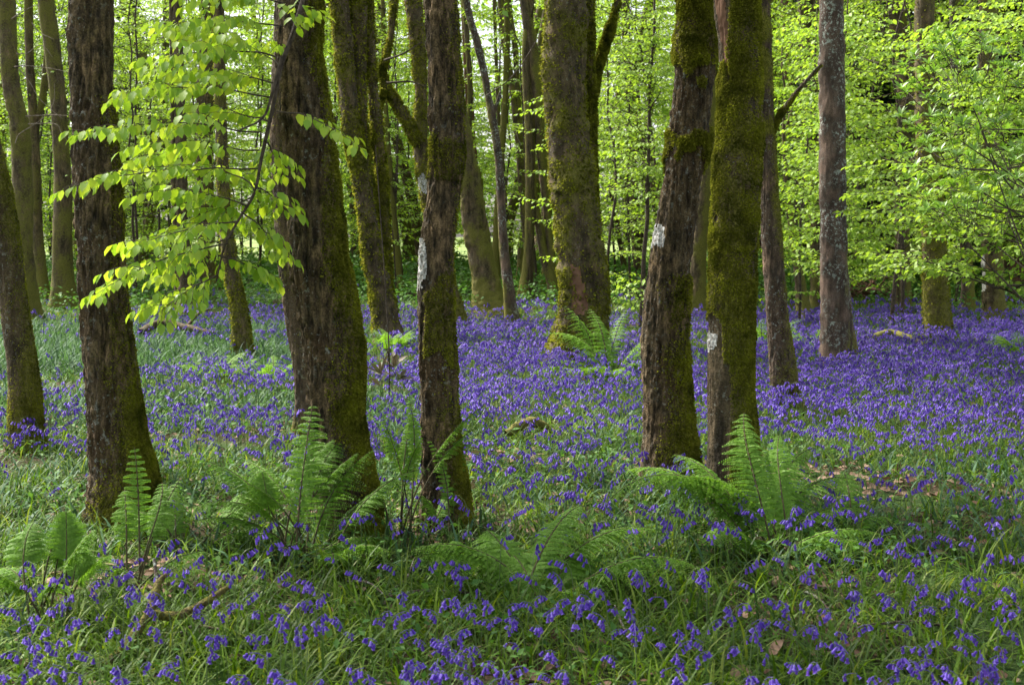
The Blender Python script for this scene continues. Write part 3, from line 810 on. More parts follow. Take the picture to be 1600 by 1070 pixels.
# ------------------------------------------------------------------ the beech branch hanging in front of the two thick left trunks
def hanging_branch():
    root, base, D = T['centre_left']
    w, lf = MB(), Leafy()
    r = np.random.default_rng(91)
    def p(x, y, Y): return at(x, y, Y)
    main = catmull([p(500, -150, 7.2), p(488, -60, 6.7), p(462, 40, 6.4), p(440, 100, 6.3), p(428, 160, 6.25), p(410, 240, 6.2), p(398, 300, 6.15), p(378, 335, 6.15), p(352, 382, 6.1), p(338, 440, 6.1)], 50)
    tube(w, main, np.linspace(.014, .004, 50), 8, rough=.25, seed=4)
    m2 = catmull([p(440, 90, 6.3), p(424, 150, 6.2), p(410, 185, 6.15), p(372, 205, 6.05)], 16)
    tube(w, m2, np.linspace(.010, .004, 16), 6)
    SP = [((440, 38, 6.4), (262, 42, 6.1), 9, .42), ((440, 5, 6.45), (330, -8, 6.2), 8, .4), ((440, 90, 6.3), (250, 92, 5.9), 9, .45), ((425, 150, 6.25), (178, 152, 5.8), 10, .42),
          ((430, 130, 6.25), (300, 120, 6.6), 8, .45), ((405, 200, 6.1), (116, 212, 5.7), 9, .34), ((400, 235, 6.2), (215, 250, 6.3), 9, .42), ((400, 260, 6.2), (94, 298, 5.7), 9, .30),
          ((385, 320, 6.15), (270, 300, 6.4), 7, .36), ((398, 300, 6.15), (310, 255, 6.6), 7, .36),
          ((372, 345, 6.15), (208, 386, 5.8), 9, .34), ((355, 378, 6.1), (147, 462, 5.7), 9, .30), ((340, 430, 6.1), (242, 494, 5.8), 8, .28), ((360, 370, 6.1), (262, 432, 6.4), 7, .3),
          ((345, 400, 6.1), (430, 438, 6.2), 6, .25), ((380, 330, 6.15), (450, 402, 6.3), 7, .3), ((400, 290, 6.15), (446, 330, 6.4), 6, .3), ((415, 220, 6.2), (444, 275, 6.5), 6, .3),
          ((432, 170, 6.2), (566, 232, 5.9), 7, .12), ((455, 60, 6.3), (478, 12, 6.2), 5, .25), ((395, 310, 6.15), (330, 350, 6.4), 7, .35), ((440, 110, 6.3), (365, 70, 6.7), 8, .4), ((425, 190, 6.2), (340, 180, 6.6), 8, .4)]
    for a, b, n, sl in SP:
        spray(w, lf, p(*a), p(*b), size=.062, gap=.030, nsub=n + 1, sub_len=sl * (.4 if b[0] > 425 else .9), droop=1.15, sag=.05, rad=.0045, r=r)
    br = w.build('hanging_branch', M['twig'], root, base)
    br['label'] = 'drooping branch with bright fresh beech leaves'
    f = MB(); lf.into(f)
    f.build('foliage', M['leaf_near'], br, base, True)
hanging_branch()

# bare twigs on the second tree from the left, small leafy twigs elsewhere
def twigs(key, lines, mat='dead_wood', name='bare_twig', Yoff=-.4, rad=.011):
    root, base, D = T[key]
    for ln in lines:
        w = MB()
        c = catmull([at(x, y, D + Yoff) for x, y in ln], 22)
        tube(w, c, np.linspace(rad, rad * .3, 22), 6, rough=.2)
        w.build(name, M[mat], root, base)
twigs('far_left_a', [[(30, 108), (46, 128), (60, 152), (78, 170), (98, 186)], [(22, 105), (40, 103), (70, 106), (104, 112)], [(26, 84), (42, 84), (58, 72), (70, 74), (82, 90)], [(24, 224), (30, 210), (50, 197), (70, 182), (84, 160), (85, 130)],
      [(40, 182), (80, 180), (106, 181)], [(44, 194), (86, 194), (96, 208), (106, 222)], [(18, 30), (44, 14), (60, 8)], [(50, 36), (60, 50), (84, 62)]])
twigs('pale_stem', [[(760, 150), (800, 120), (840, 60), (872, -10)]], 'twig', 'branch')
twigs('forked', [[(604, 130), (640, 128), (665, 136)], [(600, 95), (630, 84), (660, 66)]], 'twig', 'branch', rad=.02)

# ------------------------------------------------------------------ young beeches and other leafy undergrowth
def sapling_parts(seed, H, Rr, n, size, gap, form, up0=.8, nsub=9, sub_len=.6, stems=1, droop=.4, trunk_r=.036):
    r = np.random.default_rng(seed)
    w, lf = MB(), Leafy()
    for s in range(stems):
        k = np.linspace(0, 1, 14)[:, None]
        top = np.array([r.normal(0, .5), r.normal(0, .5), H * (1 if s == 0 else r.uniform(.6, .9))])
        path = top * k + np.cumsum(r.normal(0, .16, (14, 3)), axis=0) * np.array([1, 1, 0]) * k
        path[0] = (r.normal(0, .1) * s, r.normal(0, .1) * s, -.08)
        tube(w, path, trunk_r * (1 - .8 * k[:, 0]), 8)
        m = n // stems
        for i in range(m):
            t = up0 / H + (1 - up0 / H) * (i + r.random()) / m
            p0 = np.array([np.interp(t, k[:, 0], path[:, c]) for c in range(3)])
            a = i * 2.4 + r.normal(0, .4)
            L = Rr * (.45 + .75 * math.sin(math.pi * min(t * .9 + .12, 1))) * r.uniform(.7, 1.1)
            e = p0 + np.array([math.cos(a) * L, math.sin(a) * L, L * r.uniform(-.12, .32)])
            spray(w, lf, p0, e, size, gap, nsub, sub_len, droop, .06, trunk_r * .28, r)
    return w, lf

def sapling(name, label, cat, loc, seed, mat='leaf_mid', form='full', group=None, part='crown', **k):
    t = thing(name, label, cat, loc, 0, group)
    w, lf = sapling_parts(seed, form=form, **k)
    w.build('trunk', M['twig'], t)
    f = MB(); lf.into(f, form)
    f.build(part, M[mat], t)
    return t

def gpt(px, Y):
    x = (px - 800) / FPX * Y
    return (x, Y, float(terrain(x, Y)))

# background undergrowth: a few kinds copied over the back of the wood
kinds = [sapling('young_beech', 'slender young beech with layered fresh leaves at the back of the wood', 'tree', gpt(985, 30), 301, H=9.5, Rr=2.1, n=52, size=.09, gap=.062, form='full', nsub=9, sub_len=.75, group='young beeches at the back of the wood'),
         sapling('young_beech', 'tall two stemmed young beech with layered leaves at the back of the wood', 'tree', gpt(790, 36), 302, H=12.5, Rr=2.5, n=62, size=.10, gap=.07, form='full', nsub=9, sub_len=.85, stems=2, group='young beeches at the back of the wood'),
         sapling('young_beech', 'short young beech with layered bright leaves at the back of the wood', 'tree', gpt(620, 33), 303, H=7.5, Rr=1.9, n=42, size=.09, gap=.065, form='full', nsub=8, sub_len=.7, group='young beeches at the back of the wood')]
spots = [(1060, 27, 0), (1010, 38, 1), (930, 43, 1), (945, 27, 2), (870, 40, 1), (720, 40, 0), (640, 44, 1), (590, 42, 1), (540, 46, 0), (500, 40, 1), (420, 44, 1), (380, 38, 0), (330, 46, 1), (250, 36, 2), (230, 44, 1), (180, 40, 1), (120, 46, 1), (70, 40, 1), (20, 46, 1), (-40, 40, 1), (90, 34, 2),
         (1130, 34, 1), (1170, 30, 0), (1230, 33, 1), (1260, 26, 2), (1330, 27, 0), (1360, 33, 1), (1420, 25, 2), (1390, 23, 2), (1500, 27, 0), (1560, 32, 1), (1620, 28, 0), (1690, 30, 1), (460, 33, 2), (800, 50, 2), (880, 52, 2), (660, 50, 1), (1090, 44, 1), (970, 50, 1), (300, 52, 1), (440, 52, 1), (1200, 42, 1), (-130, 36, 1), (1760, 26, 0), (740, 48, 1), (905, 47, 1), (985, 47, 1), (655, 46, 1), (575, 50, 1), (90, 48, 1), (160, 46, 1), (10, 50, 1), (235, 50, 1), (385, 48, 1), (840, 50, 2), (790, 49, 2), (690, 49, 2), (1020, 49, 2), (955, 50, 2), (540, 48, 2), (210, 30, 1), (270, 40, 1), (310, 34, 1), (160, 34, 1), (400, 36, 1), (470, 46, 1), (520, 36, 1), (560, 48, 1), (610, 38, 1), (770, 42, 2), (850, 34, 0), (960, 36, 2), (1040, 32, 0), (1090, 36, 1), (30, 34, 1), (-20, 46, 1), (1150, 40, 1), (1300, 36, 1), (1460, 32, 1), (140, 50, 1), (350, 50, 1), (600, 52, 1), (700, 52, 2), (930, 52, 2), (1050, 52, 1)]
for i, (px, Y, k) in enumerate(spots):
    dup(kinds[k], gpt(px + rng.normal(0, 8), Y + rng.normal(0, .8)), rng.uniform(0, 6.28), rng.uniform(.88, 1.15))

# the leafy bank at right, nearer and with its own shape
def reaching(name, label, loc, lines, size, gap, nsub, sub_len, seed, mat, form='full', stem_r=.045, H=5.0, droop=.45, part='crown'):
    t = thing(name, label, 'tree', loc)
    r = np.random.default_rng(seed)
    w, lf = MB(), Leafy()
    b = np.array(loc)
    k = np.linspace(0, 1, 12)[:, None]
    stem = b + np.array([.1, .1, H]) * k + np.cumsum(r.normal(0, .03, (12, 3)), axis=0) * np.array([1, 1, 0])
    stem[0, 2] -= .08
    tube(w, stem, stem_r * (1 - .7 * k[:, 0]), 9)
    for (x, y, Y) in lines:
        e = at(x, y, Y)
        zt = np.clip(e[2] - r.uniform(.0, .5), .5, H * .95)
        s = np.array([np.interp(zt, stem[:, 2], stem[:, c]) for c in range(3)])
        L = np.linalg.norm(e - s)
        if L > 2.0:                                     # a bare limb carries the leafy end outwards
            m = s + (e - s) * (1 - 1.6 / L)
            kk = np.linspace(0, 1, 8)[:, None]
            lim = s + (m - s) * kk + np.array([0, 0, .12 * L]) * kk * (1 - kk)
            tube(w, lim, np.linspace(stem_r * .45, stem_r * .2, 8), 6)
            s = m
        spray(w, lf, s, e, size, gap, nsub, sub_len, droop, .05, stem_r * .2, r)
    w.build('trunk', M['twig'], t, b)
    f = MB(); lf.into(f, form)
    f.build(part, M[mat], t, b)
    return t
rr = np.random.default_rng(17)
L1 = [(1325, 305, 12.4), (1400, 340, 12.0), (1360, 400, 12.2), (1440, 375, 11.6), (1520, 360, 11.5), (1590, 390, 11.2), (1480, 300, 12.6), (1400, 265, 13), (1560, 290, 12), (1390, 420, 12.5), (1460, 420, 12.2), (1530, 330, 13), (1440, 330, 13.2), (1345, 350, 13.4), (1310, 330, 13.6), (1600, 330, 12.5), (1640, 380, 11.8), (1500, 395, 12.8)] + [(rr.uniform(1330, 1600), rr.uniform(230, 420), rr.uniform(11.5, 14)) for _ in range(16)]
reaching('young_beech', 'young beech at the right edge reaching long low layers of bright leaves over the bluebells', gpt(1690, 12.6), L1, .072, .042, 8, .5, 401, 'leaf_mid', H=4.0)
L2 = [(rr.uniform(1215, 1420), rr.uniform(20, 430), rr.uniform(15.5, 18.5)) for _ in range(84)]
reaching('young_beech', 'young beech behind the lichened trunk, its leaves hanging in loose flat layers', gpt(1303, 18.2), L2, .078, .055, 7, .5, 402, 'leaf_mid', H=6.0, stem_r=.024)
L3 = [(rr.uniform(1400, 1600), rr.uniform(10, 330), rr.uniform(14.5, 17.5)) for _ in range(80)]
reaching('young_beech', 'young beech at upper right with dense pale green layers behind the shrub', gpt(1652, 16.8), L3, .078, .055, 7, .5, 403, 'leaf_mid', H=6.0, stem_r=.028)
L4 = [(rr.uniform(930, 1060), rr.uniform(10, 300), rr.uniform(20.5, 23.5)) for _ in range(48)] + [(960, 470, 21), (990, 480, 21.5), (1010, 440, 21), (950, 440, 22)]
reaching('young_beech', 'slender young beech between the massive beech and the moss collared trunk', gpt(1000, 22.5), L4, .08, .06, 7, .6, 404, 'leaf_mid', H=7.0)
L5 = [(rr.uniform(1200, 1290), rr.uniform(20, 460), rr.uniform(19.5, 22)) for _ in range(40)]
reaching('young_beech', 'slender young beech showing left of the lichened trunk', gpt(1250, 20.5), L5, .08, .06, 7, .5, 405, 'leaf_mid', H=6.5, stem_r=.024)

def rosette_shrub(name, label, loc, tips, seed, leaf=.10, n=9, stem_r=.03, nstem=3, mat='leaf_rhodo'):
    t = thing(name, label, 'shrub', loc)
    r = np.random.default_rng(seed)
    w, lf = MB(), Leafy()
    b = np.array(loc)
    hub = [b + np.array([r.normal(0, .15), r.normal(0, .15), h]) for h in np.linspace(.6, 2.4, nstem)]
    tube(w, catmull([b - [0, 0, .1]] + hub, 20), np.linspace(stem_r, stem_r * .5, 20), 8)
    tips = list(tips)
    tips.sort(key=lambda q: (round(q[2] * 2.2), q[0]))
    subs = []
    for i in range(0, len(tips), 12):
        c6 = np.mean(tips[i:i + 12], axis=0)
        h0 = hub[r.integers(0, nstem)]
        sub = h0 + (c6 - h0) * .8 + np.array([0, .1, -.12])
        if len(tips) > 8:
            tube(w, catmull([h0, (h0 + sub) / 2 + r.normal(0, .15, 3) * [1, 1, .4], sub], 16), np.linspace(stem_r * .3, .005, 16), 6)
        subs.append(sub if len(tips) > 8 else h0)
    for ti, e in enumerate(tips):
        s = subs[ti // 12]
        if len(tips) > 8:
            s = e + (s - e) * min(1, .3 / np.linalg.norm(s - e))
        mid = (s + e) / 2 + r.normal(0, .02, 3)
        c = catmull([s, mid, e], 14)
        tube(w, c, np.linspace(.0032, .002, 14), 5)
        d = unit(c[-1] - c[-3]) * .5 + np.array([0, 0, .9])
        d = unit(d)
        m = n + r.integers(-2, 3)
        a = np.linspace(0, 2 * np.pi, m, endpoint=False) + r.random()
        x = unit(np.cross(d, [.3, .8, .1])); y = np.cross(d, x)
        rad = x * np.cos(a)[:, None] + y * np.sin(a)[:, None]
        lift = r.uniform(.1, 1.3, (m, 1))
        lf.put(np.repeat(e[None], m, 0), rad + d * lift, d - rad * .5 + r.normal(0, .1, (m, 3)), leaf * r.uniform(.7, 1.2, m))
    w.build('stems', M['twig'], t, b)
    f = MB(); lf.into(f, 'long')
    f.build('foliage', M[mat], t, b)
    return t
tips = [at(rr.uniform(1405, 1640), rr.uniform(50, 330), rr.uniform(9.6, 12.2)) for _ in range(170)]
rosette_shrub('rhododendron', 'rhododendron with star shaped rosettes of narrow bright leaves at the upper right', gpt(1720, 10.6), tips, 501, leaf=.088, n=11)
sd0 = gpt(604, 11.6)
sl = [np.array(sd0) + np.array([math.cos(a) * .10, math.sin(a) * .06, z]) for a, z in ((0, .30), (2.2, .34), (4.0, .25), (1.0, .40))]
rosette_shrub('rhododendron_seedling', 'small seedling with drooping dull leaves standing in the bluebells behind the thickest trunk', sd0, sl, 502, leaf=.19, n=6, stem_r=.008, nstem=2, mat='leaf_dull')

# dark conifers closing the right of the wood
def conifer(seed, H, Rr):
    r = np.random.default_rng(seed)
    w, f = MB(), MB()
    k = np.linspace(0, 1, 10)[:, None]
    tube(w, np.array([0, 0, H]) * k, .22 * (1 - .9 * k[:, 0]), 10)
    P, D = [], []
    for i in range(150):
        z = H * (.12 + .86 * i / 150)
        L = Rr * (1 - i / 165) * r.uniform(.75, 1.1)
        a = r.uniform(0, 6.28)
        e = np.array([math.cos(a) * L, math.sin(a) * L, z - L * .25])
        s = np.array([0, 0, z])
        kk = np.linspace(0, 1, 5)[:, None]
        tube(w, s + (e - s) * kk, .03 * (1 - .8 * kk[:, 0]), 4)
        m = int(16 + 26 * L)
        t = r.uniform(.15, 1, (m, 1))
        P.append(s + (e - s) * t + r.normal(0, .10, (m, 3)))
        D.append(unit(e - s) * .5 + r.normal(0, .6, (m, 3)) + np.array([0, 0, -.5]))
    P, D = np.concatenate(P), np.concatenate(D)
    leaves(f, P, D, r.normal(0, .5, P.shape) + np.array([0, 0, 1]), r.uniform(.22, .42, len(P)), 'two')
    return w, f
w, f = conifer(601, 15, 3.0)
c0 = thing('conifer', 'dark dense conifer closing the back of the wood at right', 'tree', gpt(1330, 40), 0, 'dark conifers at the back right')
w.build('trunk', M['bark_pine'].copy(), c0); f.build('crown', M['leaf_conifer'], c0)
for px, Y in ((1250, 46), (1390, 44), (1450, 38), (1510, 42), (1570, 36), (1620, 41), (1690, 36), (1760, 40), (1180, 50), (1290, 52), (1540, 50), (1850, 36), (1590, 30)):
    dup(c0, gpt(px, Y), rng.uniform(0, 6.28), rng.uniform(.85, 1.2))
for px, Y in ((212, 54),):
    dup(c0, gpt(px, Y), rng.uniform(0, 6.28), .8, 'dim dark evergreen far behind the drooping beech leaves at left')

# distant wood beyond the meadow, read as one mass
def distant_wood():
    r = np.random.default_rng(71)
    f = MB()
    cl = []
    for i in range(230):
        a = r.uniform(-.75, .75)
        Y = r.uniform(112, 135)
        x = math.tan(a) * Y
        h = r.uniform(11, 25)
        for j in range(9):
            cl.append((x + r.normal(0, 2.2), Y + r.normal(0, 2), terrain(x, Y) + h * r.uniform(.05, 1), r.uniform(1.2, 2.4)))
    cl = np.array(cl)
    n = 52000
    q = cl[r.integers(0, len(cl), n)]
    P = q[:, :3] + unit(r.normal(0, 1, (n, 3))) * (q[:, 3] * r.uniform(.6, 1, n))[:, None]
    leaves(f, P, r.normal(0, 1, (n, 3)), r.normal(0, .6, (n, 3)) + np.array([0, 0, 1.]), r.uniform(.5, .95, n), 'two')
    o = f.build('distant_wood', M['leaf_far'])
    tag(o, 'hazy line of distant trees beyond the meadow', 'wood', 'stuff')
distant_wood()

# wire fence at the edge of the wood
def fence():
    t = thing('wire_fence', 'low wire netting fence between the wood and the bright meadow', 'fence', (0, 51, float(terrain(0, 51))))
    b = np.array(t.location)
    xs_ = np.arange(-26, 27, 2.6)
    for x in xs_:
        w = MB(); z = float(terrain(x, 51))
        k = np.linspace(0, 1, 5)[:, None]
        tube(w, np.array([x, 51, z - .2]) + np.array([.03, 0, 1.35]) * k, .05, 8, rough=.1)
        w.build('post', M['post'], t, b)
    w = MB()
    X = np.linspace(-26, 26, 60)
    for h in (.15, .3, .45, .62, .8, .98, 1.08):
        tube(w, np.stack([X, 50.93 + 0 * X, terrain(X, 51 + 0 * X) + h], -1), .006, 3)
    for x in np.arange(-26, 26, .3):
        z = float(terrain(x, 51))
        tube(w, np.array([[x, 50.93, z + .1], [x, 50.93, z + 1.0]]), .004, 3)
    w.build('netting', M['wire'], t, b)
fence()

# ------------------------------------------------------------------ ferns
def frond_path(base, az, L, rise, arch, n=24, swing=0.0):
    az = az + swing * np.linspace(0, 1, n) ** 1.5
    a = rise - arch * np.linspace(0, 1, n) ** 1.4
    ds = L / (n - 1)
    P = np.cumsum(np.stack([np.cos(az) * np.cos(a), np.sin(az) * np.cos(a), np.sin(a)], -1) * ds, axis=0)
    return base + P - P[0]

def frond(parent, origin, path, width, seed, bare=.25, npin=22, pinnules=9):
    """one fern frond: leaflets as a mesh, its stalk as a child"""
    r = np.random.default_rng(seed)
    f, w = MB(), MB()
    n = len(path)
    tube(w, path, np.linspace(.0062, .0014, n), 5)
    T = unit(np.gradient(path, axis=0))
    tt = np.linspace(0, 1, n)
    P, D, U, Sz = [], [], [], []
    for i in range(npin):
        t = bare + (1 - bare) * (i + .3) / npin
        p = np.array([np.interp(t, tt, path[:, c]) for c in range(3)])
        d = unit(np.array([np.interp(t, tt, T[:, c]) for c in range(3)]))
        side = unit(np.cross(d, [0, 0, 1.0]) + r.normal(0, .05, 3))
        nrm = np.cross(side, d)
        u = (t - bare) / (1 - bare)
        ln = width * (math.sin(math.pi * min(1, u * .78 + .22)) ** .8) * r.uniform(.9, 1.08) + .01
        for sg in (-1, 1):
            ax = unit(side * sg + d * .38)
            dr = -.2 - .6 * r.random()
            m = max(5, int(pinnules * (ln / width) ** .7) + 2)
            q = np.linspace(.06, 1, m)
            pp = p + ax * (q[:, None] * ln) + nrm * (dr * ln * q[:, None] ** 2) + np.array([0, 0, -.10]) * (ln * q[:, None] ** 2)
            sl = ln * .21 * (1 - q * .8) * r.uniform(.8, 1.15, m) + .005
            pd = unit(np.gradient(pp, axis=0))
            perp = unit(np.cross(pd, nrm))
            for s2 in (-1, 1):
                P.append(pp); D.append(perp * s2 + pd * .55); U.append(np.repeat(nrm[None], m, 0) + r.normal(0, .18, (m, 3))); Sz.append(sl)
            P.append(pp[-1:]); D.append(pd[-1:]); U.append(nrm[None]); Sz.append(np.array([ln * .10]))
    leaves(f, np.concatenate(P), np.concatenate(D), np.concatenate(U), np.concatenate(Sz), 'two')
    o = f.build('frond', M['fern'], parent, origin)
    w.build('stalk', M['fern_stalk'], o, origin)
    return o

def fern(label, px, py, fronds, seed, group=None, detail=1.0, name='fern'):
    """fronds: (azimuth deg, length, rise deg, arch deg, width, bare)"""
    Y = base_depth(py, px)
    x = (px - 800) / FPX * Y
    b = np.array([x, Y, float(terrain(x, Y))])
    t = thing(name, label, 'fern', tuple(b), 0, group)
    r = np.random.default_rng(seed)
    for i, (az, L, rise, arch, wd, bare) in enumerate(fronds):
        o = b + np.array([r.normal(0, .05), r.normal(0, .05), -.02])
        frond(t, b, frond_path(o, R(az + r.normal(0, 8)), L * r.uniform(.78, 1.05), R(rise - r.uniform(0, 8)), R(arch + r.uniform(8, 30)), swing=r.normal(0, .5)), wd * r.uniform(.60, .80), seed * 31 + i, min(.6, bare + r.uniform(.0, .12)), int(24 * detail), 14 if detail > .7 or Y < 10 else 10)
    return t

# azimuth 0 = right, 90 = away, 180 = left, 270 = towards the camera
fern('large fern fanning tall fronds against the foot of the thickest near trunk', 478, 880,
     [(165, .95, 62, 55, .15, .28), (150, .80, 70, 50, .14, .3), (60, .85, 80, 25, .16, .2), (75, .95, 84, 22, .15, .25), (20, .70, 66, 50, .16, .2), (5, .62, 55, 55, .15, .2), (340, .5, 50, 60, .12, .25), (190, .70, 58, 60, .12, .3), (120, .8, 74, 45, .12, .35), (300, .45, 55, 60, .11, .3), (40, .8, 75, 40, .13, .25), (90, .75, 76, 35, .12, .3)], 11, detail=0.78)
fern('tall wispy fern on dark stalks just left of the sinuous trunk', 622, 846,
     [(80, .85, 86, 12, .055, .5), (60, .95, 86, 10, .05, .55), (10, .85, 84, 14, .055, .5), (170, .75, 84, 20, .05, .5), (280, .7, 84, 20, .05, .5), (30, .8, 83, 20, .06, .45), (120, .7, 86, 15, .05, .5)], 12, detail=.7)
fern('fern climbing the foot of the sinuous trunk', 676, 838, [(85, .7, 86, 12, .045, .3), (60, .8, 84, 15, .05, .3), (20, .4, 75, 30, .06, .3), (140, .4, 80, 30, .05, .3)], 13, detail=.65)
fern('low bushy fern in front at the centre, spreading wide fronds over the bluebells', 850, 945,
     [(10, 0.76, 56, 60, .19, .12), (25, 0.76, 62, 55, .19, .12), (40, 0.72, 66, 50, .19, .12), (345, 0.48, 45, 60, .17, .12), (170, 0.72, 54, 60, .18, .12), (155, 0.68, 62, 55, .19, .12), (135, 0.64, 68, 50, .19, .12), (195, 0.48, 40, 50, .15, .15), (60, 0.52, 60, 60, .16, .12), (90, 0.52, 62, 60, .16, .12), (120, 0.56, 58, 60, .16, .12), (215, 0.36, 48, 60, .13, .15), (320, 0.36, 48, 60, .13, .15), (75, 0.40, 70, 50, .14, .15)], 14)
fern('large arching fern at the foot of the moss sleeved trunk', 1208, 868,
     [(165, 1.15, 72, 72, .19, .15), (178, 1.2, 76, 78, .19, .18), (188, 1.1, 70, 75, .18, .18), (150, 1.0, 72, 55, .19, .15), (110, 1.0, 80, 35, .19, .15), (60, .9, 68, 40, .17, .15), (30, .95, 60, 45, .17, .15), (15, .85, 52, 42, .16, .15), (0, .7, 45, 45, .15, .15), (195, .6, 60, 60, .15, .15), (90, .8, 80, 30, .16, .2), (135, .75, 70, 50, .17, .15), (330, .5, 50, 55, .14, .2), (230, .5, 60, 60, .14, .2)], 15)
fern('open fern in front of the mossy foot of the thick left trunk', 214, 930,
     [(92, .80, 86, 14, .075, .4), (70, .6, 82, 25, .08, .4), (115, .6, 80, 30, .08, .4), (15, .42, 62, 50, .09, .3), (165, .45, 62, 50, .09, .3), (330, .35, 60, 50, .08, .3), (45, .7, 80, 30, .08, .4)], 16, detail=0.55)
fern('dark stalked fern at the lower left edge of the picture', 42, 968,
     [(80, .45, 88, 12, .07, .6), (150, .45, 84, 60, .08, .55), (20, .45, 84, 60, .08, .55), (200, .42, 80, 60, .08, .5), (340, .4, 80, 55, .08, .5), (100, .5, 86, 20, .07, .6)], 17, detail=0.55)
fern('cluster of bare dark fern stalks with small tops at lower left', 62, 985,
     [(80, .42, 89, 8, .10, .6), (150, .5, 86, 30, .11, .6), (20, .48, 86, 30, .11, .6), (200, .42, 86, 30, .10, .6), (340, .46, 86, 30, .10, .6), (100, .52, 88, 14, .10, .6)], 27)
fern('tall bare fern stalks with thin tops between the thickest trunk and its fern', 440, 880,
     [(120, .62, 85, 20, .09, .6), (60, .7, 84, 20, .09, .6), (170, .6, 80, 30, .09, .6), (20, .66, 80, 30, .09, .6), (230, .5, 84, 30, .08, .6)], 28)
fern('bright feathery fern below the right side of the massive beech', 946, 596,
     [(a, L * 1.35, ri, ar, .21, .1) for a, L, ri, ar in ((0, .75, 45, 40), (25, .8, 60, 40), (60, .8, 75, 30), (90, .85, 80, 25), (120, .8, 75, 35), (150, .85, 60, 45), (175, .8, 45, 45), (200, .7, 42, 50), (230, .6, 48, 50), (270, .6, 50, 55), (310, .6, 48, 50), (340, .7, 42, 45), (10, .9, 70, 50), (165, .9, 70, 50))], 18, detail=.75)
fern('fern cut by the right edge of the picture, beyond the bluebells', 1608, 575,
     [(a, .9, 62, 50, .17, .1) for a in range(0, 360, 32)], 19, detail=.7)
fern('green fern between the moss sleeved trunk and the slim patchy one', 1196, 560, [(a, .85, 70, 35, .15, .1) for a in range(10, 360, 45)], 20, detail=.7)
fern('fern behind the slim patchy trunk beside the lichened trunk', 1262, 552, [(a, .65, 60, 40, .14, .1) for a in range(0, 360, 45)], 21, detail=.7)
fern('pale feathery plant at the foot of the three stemmed beech', 612, 566, [(a, .65, 74, 40, .13, .25) for a in range(0, 360, 36)], 22, detail=.7)
fern('pale feathery plant by the foot of the mossy trunk between the thick near trunks', 345, 598, [(a, .6, 66, 45, .14, .2) for a in range(0, 360, 40)], 23, detail=.7)
fern('pale feathery plant behind the left side of the thickest trunk', 428, 610, [(a, .6, 66, 45, .14, .2) for a in range(15, 360, 45)], 24, detail=.7)
fern('small fern spreading low between the two thick left trunks', 290, 862, [(25, .6, 58, 50, .12, .25), (60, .55, 66, 50, .12, .25), (150, .6, 60, 50, .12, .25), (100, .55, 72, 40, .11, .25), (340, .4, 50, 50, .11, .25)], 25, detail=0.65)
fern('sparse fern beside the arching one, low at right', 1330, 842, [(20, .45, 55, 50, .11, .25), (80, .5, 70, 45, .11, .25), (150, .45, 60, 50, .11, .25), (300, .35, 50, 50, .1, .25)], 26, detail=0.65)

# ------------------------------------------------------------------ fallen wood
def log(name, label, pts, radii, mat='bark_mossy', extra=(), moss=.7, seed=1, cat='branch'):
    P = np.array(pts, float)
    t = thing(name, label, cat, tuple(P[0]))
    w = MB()
    c = catmull(np.hstack([P, np.array(radii)[:, None]]), 40)
    tube(w, c[:, :3], c[:, 3], 14, attr=moss, rough=.35, seed=seed)
    w.build('limb', M[mat], t, P[0], True, 'moss')
    for k, (pp, rr_) in enumerate(extra):
        w = MB()
        c = catmull(np.hstack([np.array(pp), np.array(rr_)[:, None]]), 26)
        tube(w, c[:, :3], c[:, 3], 12, attr=moss, rough=.35, seed=seed + k + 1)
        w.build('side_branch', M[mat], t, P[0], True, 'moss')
    return t
def gp(px, py, up=0.0):
    Y = base_depth(py, px); x = (px - 800) / FPX * Y
    return np.array([x, Y, float(terrain(x, Y)) + up])
a = gp(146, 1052, .02)
log('fallen_branch', 'broken forked mossy branch lying in the grass at lower left', [a, a + [.05, .14, .05], a + [.09, .30, .13], a + [.10, .38, .21], a + [.13, .40, .25]], [.020, .020, .018, .015, .006], mat='bark_dark', moss=.5,
    extra=[([a + [.09, .29, .12], a + [.19, .33, .10], a + [.29, .38, .14], a + [.37, .42, .19]], [.018, .018, .016, .010])], seed=3)
b_ = gp(1268, 566, .06)
log('mossy_log', 'low mossy fallen limb lying among bluebells right of the lichened trunk', [gp(1346, 556, .12), gp(1366, 552, .20), gp(1392, 546, .24), gp(1420, 549, .2), gp(1446, 552, .12)], [.05, .06, .05, .045, .03], moss=.75, seed=5)
log('fallen_log', 'short yellow green mossy log in the bluebells behind the sinuous trunk', [gp(792, 694, .08), gp(815, 692, .14), gp(838, 690, .15), gp(866, 690, .08)], [.03, .04, .04, .02], moss=.9, seed=6)
log('dead_branch', 'brown fallen branch lying across the back of the grass at left', [gp(218, 540, .2), gp(250, 536, .3), gp(290, 538, .25), gp(334, 542, .2)], [.05, .06, .05, .03], moss=.1, seed=8,
    extra=[([gp(250, 536, .3), gp(262, 530, .5), gp(280, 526, .55)], [.03, .02, .01]), ([gp(290, 538, .25), gp(310, 536, .45), gp(330, 534, .5)], [.03, .02, .01])])
log('dead_stick', 'upright broken grey stick in the grass at lower left', [gp(236, 985, .0), gp(236, 985, .16), gp(231, 975, .28)], [.008, .009, .006], mat='bark_grey', moss=-.3, seed=9)
